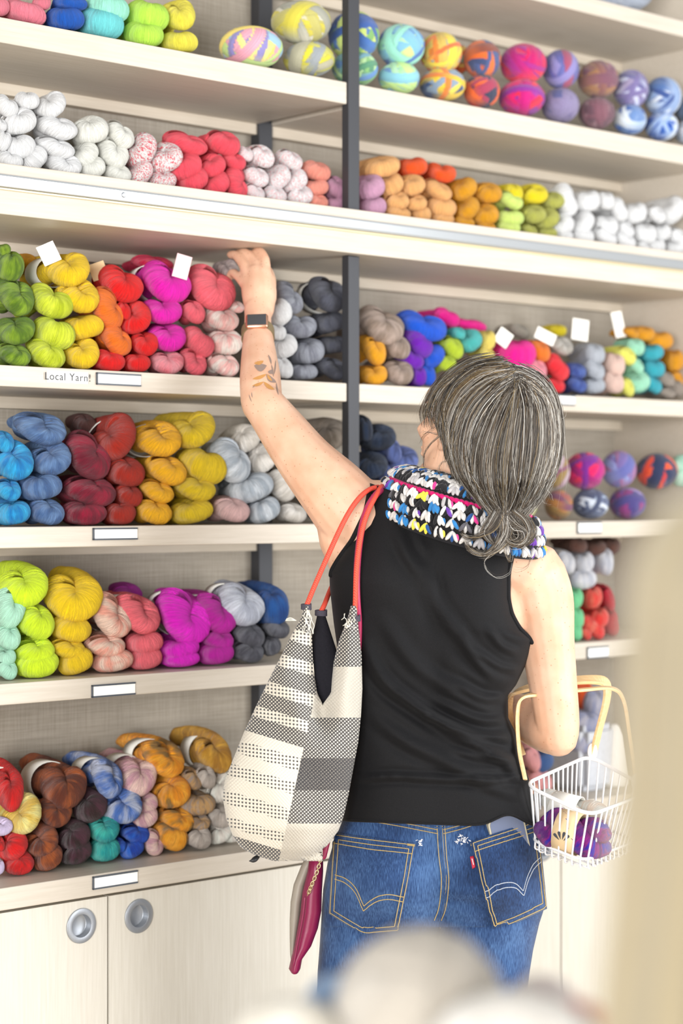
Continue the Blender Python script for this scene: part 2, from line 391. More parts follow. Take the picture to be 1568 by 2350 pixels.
# ------------------------------------------------------------------ yarn: twisted skeins
def skein_mesh(name, R, r, c, L=2.3, tw=2.2, seed=0, lean=0.0):
    """a hank folded in a loop at the front, its two legs twisting as they run back"""
    rng = np.random.RandomState(seed)
    pts, rad = [], []
    nl, nu = 15, 26
    for i in range(nl):                                  # left leg, back to front
        t = 1 - i / nl; a = math.pi + tw * t
        pts.append((R * math.cos(a) * (1 - .25 * t), .25 * R + t * L, R * math.sin(a) * (1 - .3 * t) + .02))
        rad.append(r * (1 - .22 * t) * (.35 + .65 * min(1, (1 - t) * 6 + .25)))
    for i in range(nu + 1):
        f = math.pi * i / nu; q = math.sin(f)
        pts.append((-R * math.cos(f), .25 * R - .95 * R * q - .15 * r * q, -c * q + lean * math.cos(f)))
        rad.append(r * (1 + .06 * math.cos(2 * f)))
    for i in range(1, nl + 1):
        t = i / nl; a = tw * t
        pts.append((R * math.cos(a) * (1 - .25 * t), .25 * R + t * L, R * math.sin(a) * (1 - .3 * t) + .02))
        rad.append(r * (1 - .22 * t) * (.35 + .65 * min(1, (1 - t) * 6 + .25)))
    n = 84
    C = catmull(pts, n); rr = catmull([(x,) for x in rad], n)[:, 0]
    cl = np.repeat(rng.rand(n // 2) - .5, 2)[:n]
    rr = rr * (1 + .045 * cl + .03 * (rng.rand(n) - .5))
    V, Fc = tube_np(C, rr, 22, cap=True)
    nr = len(V) // 22
    u = np.repeat(np.linspace(0, 1, nr), 22); v = np.tile(np.abs(np.linspace(-1, 1, 22, endpoint=False)), nr)
    front = V[V[:, 1] < .35 * r + .3 * R]
    lo, hi = front.min(0), front.max(0)
    V[:, 0] = (V[:, 0] - (lo[0] + hi[0]) / 2) / (hi[0] - lo[0]); V[:, 2] = (V[:, 2] - (lo[2] + hi[2]) / 2) / (hi[2] - lo[2])
    V[:, 1] -= lo[1]; V[:, 1] *= 1.0
    me = bpy.data.meshes.new(name); me.from_pydata([tuple(x) for x in V], [], Fc); me.update()
    l = me.uv_layers.new(name='UVMap'); idx = np.empty(len(me.loops), dtype=np.int32); me.loops.foreach_get('vertex_index', idx)
    l.data.foreach_set('uv', np.stack([u, v], 1).astype(np.float32)[idx].ravel())
    me.polygons.foreach_set('use_smooth', [True] * len(me.polygons))
    me.materials.append(M_PAPER)
    return me
BEAN = [skein_mesh('skein', .20, .31, .05 + .04 * k, seed=k, tw=1.8 + .4 * k, lean=.05 * (k - 1)) for k in range(4)]
HEART = [skein_mesh('skein', .25, .30, .24 + .04 * k, seed=10 + k, tw=1.6 + .4 * k, lean=.07 * (k - 1)) for k in range(4)]
YM = {}
def ymat(spec):
    key = str(spec)
    if key not in YM:
        if isinstance(spec, str): YM[key] = yarn_mat('yarn_' + spec, spec)
        else: YM[key] = yarn_mat('yarn_' + spec[0], spec[1:], spec[0])
    return YM[key]
def skein(px, py, w, h, tilt, style, spec, d=.04, ztop=None, band=None, L=None, yaw=None):
    """w, h, px, py in photo pixels of the visible fold; d = depth of its front behind the shelf edge"""
    p, a, s = on_shelf(px, py, d + .02)
    W_, H_ = w / s, h / s
    if abs(tilt) >= 25:
        m_ = (W_ + H_) / 2; W_, H_ = m_ * 1.14, m_ * .84
    W_ *= 1.04; H_ *= 1.04
    tr = math.radians(tilt)
    half = .5 * math.hypot(H_ * math.cos(tr), W_ * math.sin(tr))
    if ztop is not None and p.z - half < ztop + .001: p.z = ztop + .001 + half
    me = random.choice(HEART if style == 'h' else BEAN)
    o = bpy.data.objects.new('yarn_skein', me); COL.objects.link(o)
    o.material_slots[0].link = 'OBJECT'; o.material_slots[0].material = ymat(spec)
    yw = math.radians(22 + random.uniform(-6, 6)) if yaw is None else math.radians(yaw)
    sy = min((W_ + H_) / 2, .075); Lm = 2.75
    room = (DB - .012 - d)
    sy = min(sy, room / Lm / math.cos(TH - yw))
    if L: sy = L / Lm
    o.location = (p.x, p.y, p.z); o.rotation_euler = (0, -tr, yw); o.scale = (W_, sy, H_)
    f = Vector((math.sin(yw), -math.cos(yw), 0)) * (sy * .32)
    o.location = Vector(o.location) + f
    if band:
        mb = MB(); k = 28
        aa = np.linspace(0, 2 * math.pi, k, endpoint=False)
        for (y0, y1) in [(1.15, 1.75)]:
            V = []
            for y, sc_ in ((y0, 1), (y1, .98), (y1, .94), (y0, .96)):
                V += [(.50 * sc_ * math.cos(t), y, .47 * sc_ * math.sin(t) + .03) for t in aa]
            Fc = [(r * k + i, r * k + (i + 1) % k, ((r + 1) % 4) * k + (i + 1) % k, ((r + 1) % 4) * k + i) for r in range(4) for i in range(k)]
            mb.add(V, Fc)
        b = mb.build('paper_band', band, o)
        b['label'] = 'pale paper band'
    return o

ROWW = {2: ['upper', 'lower'], 3: ['top', 'middle', 'bottom'], 4: ['top', 'second', 'third', 'bottom'], 5: ['top', 'second', 'third', 'fourth', 'bottom']}
def ordw(i, n):
    if n == 1: return ''
    if n == 2: return ['left', 'right'][i]
    if i == 0: return 'leftmost'
    if i == n - 1: return 'rightmost'
    return ['', 'second from left', 'third from left', 'fourth from left', 'fifth from left', 'sixth from left', 'seventh from left'][i]
def label_of(col, ri, nr, ci, nc, where, what='skein'):
    c = ordw(ci, nc)
    if nr == 1: return f'{c} {col} {what} of its colour {where}'.strip() if nc > 1 else f'{col} {what} of yarn {where}'
    rw = ROWW[nr][ri]
    if nc == 1: return f'{col} {what}, {rw} of its stack, {where}'
    return f'{col} {what}, {rw} row, {c}, {where}'
def shelf_yarn(crop, ztop, where, group, groups, d0=.03):
    ox, oy, sc_ = crop
    for g in groups:
        col, spec, rows = g[0], g[1], g[2]
        opt = g[3] if len(g) > 3 else {}
        nr = len(rows)
        for ri, row in enumerate(rows):
            row = sorted(row, key=lambda e: e[0]); nc = len(row)
            for ci, e in enumerate(row):
                cx, cy, w, h = e[:4]; tilt = e[4] if len(e) > 4 else random.uniform(-6, 6); st = e[5] if len(e) > 5 else 'b'
                x = e[6] if len(e) > 6 else {}
                o = skein(ox + cx / sc_, oy + cy / sc_, w / sc_, h / sc_, tilt, st, x.get('spec', spec), d=x.get('d', opt.get('d', d0)) + (0.004 * (nr - 1 - ri)),
                          ztop=ztop, band=x.get('band'), L=x.get('L'), yaw=x.get('yaw'))
                tag(o, label_of(x.get('name', col), ri, nr, ci, nc, where), 'yarn skein', group)
B_ = {'band': M_BAND}; K_ = {'band': M_KRAFT}
A_ = (0, 0, 1.96); Bc = (780, 0, 1.99); Cc = (0, 540, 2.45); Dc = (600, 580, 1.62); Ec = (0, 920, 1.96); Fc_ = (0, 1250, 2.178); Gc = (0, 1640, 2.613)
Hc = (780, 920, 1.99); Ac = (500, 540, 3.136)

shelf_yarn(A_, Z1, 'on the top left shelf', 'skeins on the top left shelf', [
    ('salmon pink', 'F48A98', [[(-15, 25, 120, 90), (190, 12, 80, 70)], [(120, 52, 195, 110, -18)]]),
    ('royal blue', '2C5CAE', [[(320, 12, 155, 70)], [(298, 80, 175, 115)]]),
    ('aqua blue', '7FD0D2', [[(465, 100, 205, 150, -16)]]),
    ('pale mint', 'A6E6CF', [[(495, 32, 195, 130, -14)]]),
    ('neon lime', 'BDF56A', [[(672, 65, 195, 145, -20)], [(650, 150, 178, 115)]]),
    ('soft yellow', 'F6DC6B', [[(812, 66, 150, 140, 20, 'h')], [(815, 185, 168, 105)]])], d0=.02)
shelf_yarn(A_, Z2, 'rail shelf left of post', 'skeins on the deep rail shelf', [
    ('cream white', 'FAF6EE', [[(25, 475, 100, 110, -30), (125, 450, 110, 80), (232, 470, 150, 115, 20, 'h')],
                               [(5, 560, 60, 60), (88, 545, 150, 145, 40), (255, 570, 198, 112)],
                               [(12, 632, 80, 98, -20), (88, 660, 150, 108, 15), (252, 662, 188, 96)],
                               [(45, 738, 125, 88), (150, 745, 135, 122, 35), (285, 757, 172, 112, 0, 'h')]]),
    ('blush white', 'F8ECE4', [[(410, 585, 155, 140, 30), (540, 604, 148, 115, -15)], [(390, 698, 118, 122, 40), (510, 690, 150, 125, -20, 'h')], [(415, 778, 122, 112, 40), (528, 792, 132, 95)]]),
    ('red flecked white', ('speck', 'FBEBE9', 'DA6A74'), [[(645, 673, 138, 152, 48), (745, 712, 148, 165, 48)], [(632, 797, 128, 116, 40), (735, 830, 132, 82, 15)]]),
    ('coral red', 'F2606B', [[(840, 642, 205, 102, -5), (1010, 642, 165, 122, 10)], [(830, 747, 168, 132, 35), (955, 748, 118, 128, 50), (1055, 725, 112, 82)],
                             [(870, 828, 142, 116, 40), (975, 847, 128, 112, 40), (1062, 832, 118, 150, -60)]]),
    ('pink flecked white', ('speck', 'FCF2F0', 'F6BFC0'), [[(1108, 692, 76, 66), (1180, 702, 122, 112, 20), (1310, 717, 128, 92)], [(1155, 792, 132, 96), (1255, 797, 112, 112, 45), (1330, 812, 112, 110, 40)],
                                                           [(1150, 880, 102, 82), (1240, 897, 108, 82), (1350, 892, 118, 112, 30)]]),
    ('peach coral', 'F7998A', [[(1430, 768, 142, 92)], [(1425, 842, 122, 82)], [(1425, 916, 118, 78)]]),
    ('mauve', 'C99AB2', [[(1515, 842, 95, 112, 20)], [(1515, 930, 90, 74)]])], d0=.02)
shelf_yarn(Bc, Z2, 'rail shelf right of post', 'skeins on the deep rail shelf', [
    ('dusty mauve', 'CB9FB7', [[(148, 855, 105, 140, 30)], [(160, 952, 118, 96)]]),
    ('orange red', 'E8622F', [[(345, 760, 138, 92), (470, 787, 138, 98, -20, 'h')]], {'d': .05}),
    ('light apricot', 'F3B27E', [[(198, 762, 188, 94, 15)], [(240, 842, 112, 108, 35), (340, 847, 118, 96, 40), (450, 867, 148, 92, -10)], [(265, 917, 122, 96, 30), (352, 927, 108, 82, 30), (470, 947, 142, 92)],
                                 [(270, 987, 128, 68), (378, 992, 92, 78), (475, 1012, 108, 66)]]),
    ('mustard', 'D49A35', [[(578, 862, 122, 102, 25), (690, 882, 122, 96, 25)], [(592, 952, 112, 106, 35), (672, 982, 128, 102, 35)], [(575, 1032, 102, 58), (675, 1047, 92, 48)]]),
    ('bright yellow', 'F1D53C', [[(800, 880, 92, 82), (898, 887, 112, 112, 30)]], {'d': .035}),
    ('pale lime', 'D3E68A', [[(785, 914, 128, 82)], [(787, 994, 134, 78)], [(780, 1057, 114, 64)]]),
    ('olive green', 'AFB062', [[(985, 917, 84, 92, 30)], [(898, 980, 102, 96, 30), (955, 1000, 92, 112, 50)], [(872, 1062, 78, 62), (955, 1080, 92, 58)]]),
    ('cool white', 'F8FAFC', [[(1040, 912, 125, 148, -50), (1142, 917, 120, 108), (1222, 917, 84, 82), (1278, 957, 94, 112, -60), (1360, 972, 108, 102), (1450, 977, 94, 88), (1530, 957, 112, 132, 40)],
                              [(1025, 1027, 98, 112, 50), (1115, 1020, 114, 112, 40), (1225, 1032, 118, 92), (1310, 1047, 88, 82), (1400, 1067, 114, 92), (1480, 1062, 84, 78), (1550, 1082, 102, 92)],
                              [(1035, 1092, 74, 54), (1120, 1097, 108, 74), (1220, 1102, 118, 96), (1310, 1127, 112, 78), (1390, 1142, 64, 54), (1450, 1142, 94, 72), (1540, 1152, 94, 72)]])], d0=.02)
shelf_yarn(Cc, Z3, 'on the Local Yarn shelf', 'skeins on the Local Yarn shelf', [
    ('moss green', ('tonal', '547020', '84A03C'), [[(20, 82, 90, 70)], [(55, 172, 165, 168, -10)], [(95, 347, 215, 205, -10, 'h')], [(95, 532, 215, 172, -5, 'h')], [(85, 672, 195, 132)]]),
    ('chartreuse', ('tonal', 'B2BF34', 'CFDA5C'), [[(295, 370, 245, 212, -35, 'h')], [(305, 547, 240, 195, -30)], [(260, 672, 225, 150, -16)]]),
    ('warm yellow', 'F5C33A', [[(405, 192, 250, 188, 10, 'h', {'band': M_BAND, 'L': .19, 'yaw': 38})], [(450, 345, 230, 200, 22, 'h')], [(475, 515, 235, 142)], [(470, 667, 205, 165, 20, 'h')]]),
    ('bright orange', 'EF7A2C', [[(605, 412, 220, 215, -48)], [(655, 582, 212, 160, -30)]]),
    ('scarlet red', 'D4202F', [[(690, 277, 262, 195, -25, 'h', B_)], [(770, 467, 172, 185, 50, 'h'), (700, 425, 80, 100)], [(820, 612, 155, 132, 0, 'h')], [(610, 707, 195, 122), (775, 717, 155, 98, 0)]]),
    ('hot magenta', 'D62AA8', [[(945, 267, 295, 218, -25, 'h', B_)], [(925, 425, 225, 152, -10, 'h')], [(955, 577, 215, 152, 5, 'h')]]),
    ('salmon coral', 'F0727C', [[(1190, 302, 295, 228, -25, 'h')], [(1090, 430, 140, 135)], [(1120, 597, 160, 195, -50)], [(1090, 715, 160, 142, -10, 'h')]]),
    ('rose pink', ('solid', 'F7A5AC', 'F4868F'), [[(945, 717, 195, 128, 0, 'h')]]),
    ('blush pink', ('tonal', 'F4B8B2', 'FBE3DA'), [[(1325, 400, 110, 70)], [(1250, 470, 200, 130)], [(1270, 602, 200, 142, 12)], [(1265, 727, 185, 132)]]),
    ('dark raspberry', 'C03050', [[(865, 157, 240, 90)]], {'d': .13}),
    ('grey mauve', ('tonal', 'A89A98', 'CABDB8'), [[(1290, 195, 110, 120, 20, 'h')]], {'d': .075}),
    ('golden', 'E3A52E', [[(155, 155, 120, 100)]], {'d': .15})], d0=.025)
shelf_yarn(Ac, Z3, 'Local Yarn shelf beside the post', 'skeins on the Local Yarn shelf', [
    ('white', 'F8F9FA', [[(455, 552, 180, 200, 20)], [(430, 700, 140, 110), (490, 800, 175, 182, 35)], [(475, 957, 145, 152, 15)]]),
    ('heather grey', ('tonal', '7C7E88', '9EA1AA'), [[(520, 452, 245, 200, -30, 'h')], [(600, 652, 245, 182, -15, 'h')], [(668, 837, 235, 165, 18)], [(630, 982, 205, 122)]]),
    ('charcoal', ('tonal', '3C3D46', '565863'), [[(800, 432, 295, 232, -15, 'h', B_)], [(815, 627, 230, 155)], [(840, 787, 190, 135)], [(838, 962, 222, 160, 0, 'h')]])], d0=.025)
shelf_yarn(Dc, Z3, 'right of post, same level as Local Yarn', 'skeins on the right half of the Local Yarn shelf', [
    ('amber', 'EFA53A', [[(425, 367, 92, 102, 0, 'h')], [(425, 457, 102, 77, 0, 'h')]]),
    ('taupe', ('tonal', '8C7C70', 'AD9C92'), [[(455, 272, 190, 132, -20, 'h')], [(510, 352, 98, 87)], [(518, 447, 118, 92, 0, 'h')]]),
    ('violet', '6E2FA8', [[(590, 332, 118, 115, -38)], [(562, 398, 100, 64, -20)], [(588, 460, 62, 70)]]),
    ('cobalt blue', '1F5CC4', [[(612, 272, 195, 112, -20, 'h')], [(640, 387, 88, 92, 30)], [(622, 457, 62, 74)]]),
    ('hot pink', 'E62F92', [[(695, 242, 112, 66, -20), (775, 268, 150, 50, -10)]], {'d': .12}),
    ('lime green', 'B4C84E', [[(715, 352, 88, 87)], [(692, 412, 82, 60)]]),
    ('teal', '5DB3B0', [[(738, 300, 50, 44), (785, 327, 68, 92, 50)]]),
    ('straw yellow', 'F0D27C', [[(845, 327, 64, 77)], [(842, 378, 60, 52)]]),
    ('vivid magenta', 'E52E94', [[(955, 377, 150, 118, -10)]]),
    ('tangerine', 'F4824C', [[(1040, 367, 84, 77)], [(1030, 490, 74, 54)]]),
    ('candy pink', 'F69AA4', [[(1020, 432, 98, 92)]]),
    ('coral red', 'EB4A50', [[(1105, 427, 88, 112, -30)], [(1095, 495, 80, 54)]]),
    ('navy', ('tonal', '3F4F8F', '5F74B4'), [[(1175, 440, 78, 56)], [(1178, 492, 80, 56)]]),
    ('stone grey', ('tonal', 'A9A49C', 'C6C3BE'), [[(1120, 345, 95, 72, 0, 'h')]]),
    ('silver grey', 'B9BEC6', [[(1245, 377, 82, 72)], [(1245, 437, 82, 72)], [(1245, 495, 80, 62)]]),
    ('powder pink', 'EFCBBF', [[(1320, 417, 78, 82)], [(1316, 482, 80, 82)]]),
    ('lemon', 'F1E680', [[(1360, 382, 84, 72)], [(1362, 500, 60, 74)]]),
    ('seafoam', 'A9DFC4', [[(1395, 352, 74, 62)], [(1398, 420, 60, 62)], [(1412, 482, 64, 92, 40)]]),
    ('turquoise', '4FA9B8', [[(1462, 372, 88, 62)], [(1466, 432, 84, 62)], [(1462, 492, 74, 62)]]),
    ('ochre', 'D99A3A', [[(1380, 297, 64, 44), (1430, 302, 84, 54), (1490, 327, 104, 72)], [(1545, 402, 66, 82)], [(1548, 470, 54, 64)]], {'d': .05}),
    ('grey brown', '9B9086', [[(1508, 470, 72, 56), (1550, 505, 50, 60)], [(1512, 520, 72, 44)]]),
    ('drab grey', 'A39D92', [[(965, 292, 76, 54)]], {'d': .15}),
    ('yellow', 'EBD23C', [[(1105, 290, 70, 44)]], {'d': .15})], d0=.03)
shelf_yarn(Ec, Z4, 'on the shelf below the Local Yarn shelf', 'skeins on the shelf below the Local Yarn shelf', [
    ('bright blue', ('tonal', '2A7AB4', '4FA6D4'), [[(20, 187, 95, 92)], [(65, 277, 185, 162, 20, 'h')], [(38, 402, 118, 96)], [(65, 507, 155, 112)]]),
    ('slate blue', ('tonal', '4A628A', '6E88AE'), [[(185, 127, 238, 142, -5, 'h')], [(235, 265, 182, 150, 30, 'h')], [(192, 387, 195, 122)], [(215, 502, 168, 112)]]),
    ('burgundy', ('tonal', '64122A', '8A2038'), [[(395, 247, 235, 185, -35)], [(415, 407, 245, 137)], [(380, 507, 205, 106)]]),
    ('rust red', '9A321C', [[(520, 167, 205, 202, 40, 'h', B_)], [(575, 322, 175, 128, 5)], [(585, 427, 130, 94)], [(545, 507, 145, 97)]]),
    ('golden yellow', 'EFAE2C', [[(715, 177, 220, 155, 12, 'h', B_)], [(755, 312, 195, 132)], [(710, 407, 162, 98, -10)], [(697, 502, 168, 107)]]),
    ('mustard green', 'C9AE22', [[(878, 132, 218, 150, 15, 'h')], [(920, 292, 222, 168, -30)], [(880, 392, 195, 117)], [(873, 499, 198, 107)]]),
    ('pale grey', ('tonal', '9FA7AF', 'C9CED3'), [[(1040, 270, 192, 190, -40)], [(1140, 392, 205, 127, 10)], [(1195, 492, 148, 112, 10)]]),
    ('dusty rose', 'C6A6A3', [[(1050, 492, 172, 107)]]),
    ('oatmeal', ('tonal', 'C9C3BA', 'E3DED7'), [[(1110, 172, 130, 122, 50)], [(1185, 262, 118, 142, 60)], [(1270, 382, 118, 150, -50)], [(1320, 507, 132, 82)]], {'d': .05}),
    ('dark taupe', ('tonal', '6E6459', '8B8177'), [[(1490, 157, 155, 150, 45)], [(1490, 290, 150, 130)], [(1500, 400, 150, 100)], [(1490, 500, 150, 100)]], {'d': .05}),
    ('plum brown', '5A3A36', [[(385, 108, 110, 90)]], {'d': .13})], d0=.03)
shelf_yarn(Hc, Z4, 'between the post and the woman', 'dark blue skeins between the post and the woman', [
    ('midnight navy', ('tonal', '1A2232', '2C384E'), [[(120, 130, 70, 110), (192, 172, 115, 150, 40)], [(155, 300, 120, 140, 40)], [(150, 410, 120, 90), (230, 420, 110, 90)], [(150, 500, 120, 90), (240, 500, 120, 90)]]),
    ('denim blue', ('tonal', '4A5580', '6C7AB0'), [[(245, 230, 90, 120)], [(292, 275, 114, 160, 40)], [(235, 345, 110, 110)]])], d0=.03)
shelf_yarn(Fc_, Z5, 'on the shelf above the cabinet-top yarn', 'skeins on the shelf level with the tote bag', [
    ('mint green', 'B7E4CC', [[(52, 322, 160, 192, -20, 'h')], [(45, 467, 122, 117)], [(35, 567, 98, 87)], [(38, 652, 108, 102)]]),
    ('neon yellow green', 'CDED55', [[(125, 217, 250, 188, 5, 'h')], [(185, 392, 195, 160, -10)], [(175, 537, 205, 132, 12)], [(190, 627, 224, 132)]]),
    ('mustard yellow', 'E7C33A', [[(370, 272, 295, 228, -8, 'h')], [(360, 422, 205, 127, -10)], [(345, 522, 182, 102)], [(380, 612, 178, 132)]]),
    ('peach pink', ('tonal', 'F2A898', 'F9CDBD'), [[(560, 357, 228, 215, -30, 'h', B_)], [(535, 507, 208, 116)], [(570, 617, 208, 112)]]),
    ('coral pink', 'F4777F', [[(700, 352, 245, 178, -14, 'h', B_)], [(727, 492, 188, 117)], [(735, 602, 172, 117)]]),
    ('orchid pink', 'D449BC', [[(920, 367, 298, 240, -30, 'h', B_)], [(905, 522, 208, 112)], [(910, 602, 198, 88)]]),
    ('deep magenta', 'AE0C94', [[(1090, 352, 235, 172, -22, 'h', B_)], [(1095, 477, 168, 112)], [(1085, 572, 184, 117)]]),
    ('silver lavender', ('tonal', 'A9ADB9', 'CFD3DC'), [[(1210, 307, 255, 190, -30, 'h', B_)]]),
    ('deep navy', ('tonal', '1F3A6E', '2F558F'), [[(1370, 310, 175, 180, 10)]], {'d': .04}),
    ('charcoal grey', ('tonal', '46464D', '65666D'), [[(1255, 457, 164, 117), (1390, 422, 135, 92)], [(1245, 557, 168, 112), (1365, 510, 96, 92)]]),
    ('violet purple', '9A1E8E', [[(640, 250, 150, 90)]], {'d': .14})], d0=.03)
GB = {'band': M_BAND, 'L': .205, 'yaw': 30}
shelf_yarn(Gc, Z6, 'on the cabinet top', 'skeins on the cabinet top', [
    ('crimson red', ('tonal', 'A81A20', 'D43434'), [[(65, 462, 170, 235, 0, 'h', {'band': M_BAND, 'L': .19})], [(85, 792, 160, 182, 50), (0, 780, 60, 80)], [(115, 932, 185, 122, 10)]]),
    ('pale yellow', ('tonal', 'D8B862', 'F0DE9A'), [[(150, 607, 228, 215, 42, 'h')]]),
    ('lilac white', 'D9CCE8', [[(20, 682, 95, 122, 40)], [(0, 920, 60, 84)]]),
    ('copper brown', ('tonal', '5E3022', '9A5636'), [[(400, 440, 275, 262, -15, 'h', {'band': M_BAND, 'L': .215, 'yaw': 33})], [(335, 592, 205, 165, -20, 'h')], [(260, 767, 208, 172, 40, 'h')], [(288, 892, 190, 145, 30)]]),
    ('dark plum', ('tonal', '2A1918', '482833'), [[(550, 562, 198, 172, 30)], [(450, 737, 188, 165, 40)], [(460, 862, 188, 162, 40)]]),
    ('teal green', ('tonal', '1F8C8F', '55B8AC'), [[(630, 692, 195, 152, 5, 'h')], [(640, 832, 180, 142, -10)]]),
    ('royal blue', ('tonal', '23469E', '416CC4'), [[(815, 717, 175, 114)], [(720, 792, 80, 70), (795, 832, 150, 114, 10)]]),
    ('variegated periwinkle', ('tonal', '5573B4', '8496C2', 'B4BBD0'), [[(655, 392, 215, 212, -22, 'h', {'band': M_BAND, 'L': .20, 'yaw': 31})], [(745, 562, 215, 215, 25, 'h')]]),
    ('dusty pink', ('tonal', 'C79AA4', 'E7C9BF'), [[(840, 382, 225, 232, -22, 'h', {'band': M_BAND, 'L': .20, 'yaw': 31})], [(885, 542, 118, 134, 40)], [(880, 617, 138, 132, 30)], [(920, 790, 148, 142, -50)]]),
    ('speckled amber', ('solid', 'D48A34', 'E9A552', 'DB9440', '8A6A3C'), [[(995, 272, 275, 205, -10, 'h', {'band': M_BAND, 'L': .19, 'yaw': 31})], [(1042, 472, 218, 192, 30)], [(1062, 632, 225, 142, -12)], [(1025, 747, 205, 180, -38)]]),
    ('mushroom brown', ('tonal', '8A7562', 'B89468', '9C8C80'), [[(1160, 392, 130, 118)], [(1195, 542, 214, 134, -10)], [(1190, 650, 160, 90)]]),
    ('warm grey', ('tonal', 'A39990', 'C4BBB2'), [[(1240, 380, 120, 130)], [(1330, 622, 148, 114)], [(1195, 762, 156, 142, 15)]], {'d': .04}),
    ('golden tan', ('tonal', '9A6F34', 'CDA052'), [[(1300, 245, 205, 222, 20, 'h', {'band': M_BAND, 'L': .17, 'yaw': 31})]], {'d': .06}),
    ('ivory', ('tonal', 'DED6CC', 'F3EEE2'), [[(1335, 445, 150, 200, 60)], [(1320, 762, 130, 144, 50), (1400, 770, 100, 120, 40)]])], d0=.05)
# right of the woman
shelf_yarn((0, 0, 1), Z5, 'on the shelf behind her right arm', 'skeins on the shelf behind her right arm', [
    ('pale green', '86D6A0', [[(1322, 1375, 40, 50)], [(1324, 1420, 42, 48)], [(1320, 1460, 40, 44)]]),
    ('coral', ('tonal', 'E2504E', 'F07A6C'), [[(1364, 1372, 44, 52)], [(1378, 1420, 46, 48), (1355, 1435, 40, 40)], [(1370, 1460, 48, 46), (1346, 1465, 30, 30)]]),
    ('dark red', 'B8303F', [[(1398, 1375, 34, 60)], [(1406, 1425, 34, 50)], [(1408, 1462, 36, 44)]], {'d': .06}),
    ('silvery white', ('tonal', 'C9CCD6', 'E6E6EA'), [[(1302, 1292, 46, 50), (1345, 1292, 46, 50), (1392, 1290, 40, 60)], [(1342, 1330, 66, 48)]], {'d': .04}),
    ('dark brown', '5D4038', [[(1330, 1252, 48, 34), (1372, 1258, 48, 34), (1408, 1255, 40, 40)]], {'d': .05})], d0=.02)
shelf_yarn((0, 0, 1), Z6, 'seen through the wire basket', 'skeins seen through the wire basket', [
    ('dusky pink', 'DDA0A0', [[(1222, 1742, 44, 60)], [(1242, 1792, 66, 56)]]),
    ('denim blue', '46608F', [[(1248, 1748, 56, 52)]]),
    ('peach', 'EBB49C', [[(1215, 1830, 60, 56)]]),
    ('coral orange', 'EA6A4A', [[(1345, 1600, 56, 66)]], {'d': .1}),
    ('lavender grey', ('tonal', '9EA2BC', 'C8C6D2'), [[(1372, 1615, 60, 60)], [(1350, 1660, 70, 50)], [(1345, 1705, 74, 54)]], {'d': .06})], d0=.02)

# paper tags standing among the skeins
def card(px, py, wpx, hpx, d, tilt, mat, label, name='price_tag', z=None):
    p, a, s = on_shelf(px, py, d); w, h = wpx / s, hpx / s
    bm = bmesh.new(); box(bm, -w / 2, w / 2, -.0008, .0008, -h / 2, h / 2)
    bm.transform(Matrix.Rotation(-math.radians(tilt), 4, 'Y') @ Matrix.Rotation(math.radians(-8), 4, 'X'))
    o = obj(name, bm, mat); o.location = p; o.rotation_euler = (0, 0, .25); tag(o, label, 'paper tag', 'paper tags among the skeins'); return o
card(112, 582, 42, 48, .07, 25, M_PAPER, 'white paper tag sticking up behind the warm yellow skeins')
card(418, 612, 36, 56, .035, -15, M_PINKCARD, 'pinkish card tag between magenta and salmon skeins')
card(226, 622, 38, 40, .10, 20, M_KRAFT, 'tan paper tag behind the scarlet skeins')
card(1156, 775, 36, 38, .05, -35, M_BAND, 'white tag above the vivid magenta skein right of the post')
card(1332, 757, 40, 50, .08, -8, M_BAND, 'white tag standing behind the stone grey skeins')
card(1420, 745, 26, 60, .10, 10, M_BAND, 'narrow white tag above the seafoam skeins')
card(1252, 772, 50, 28, .06, -25, M_BAND, 'white tag lying behind the tangerine and coral skeins')

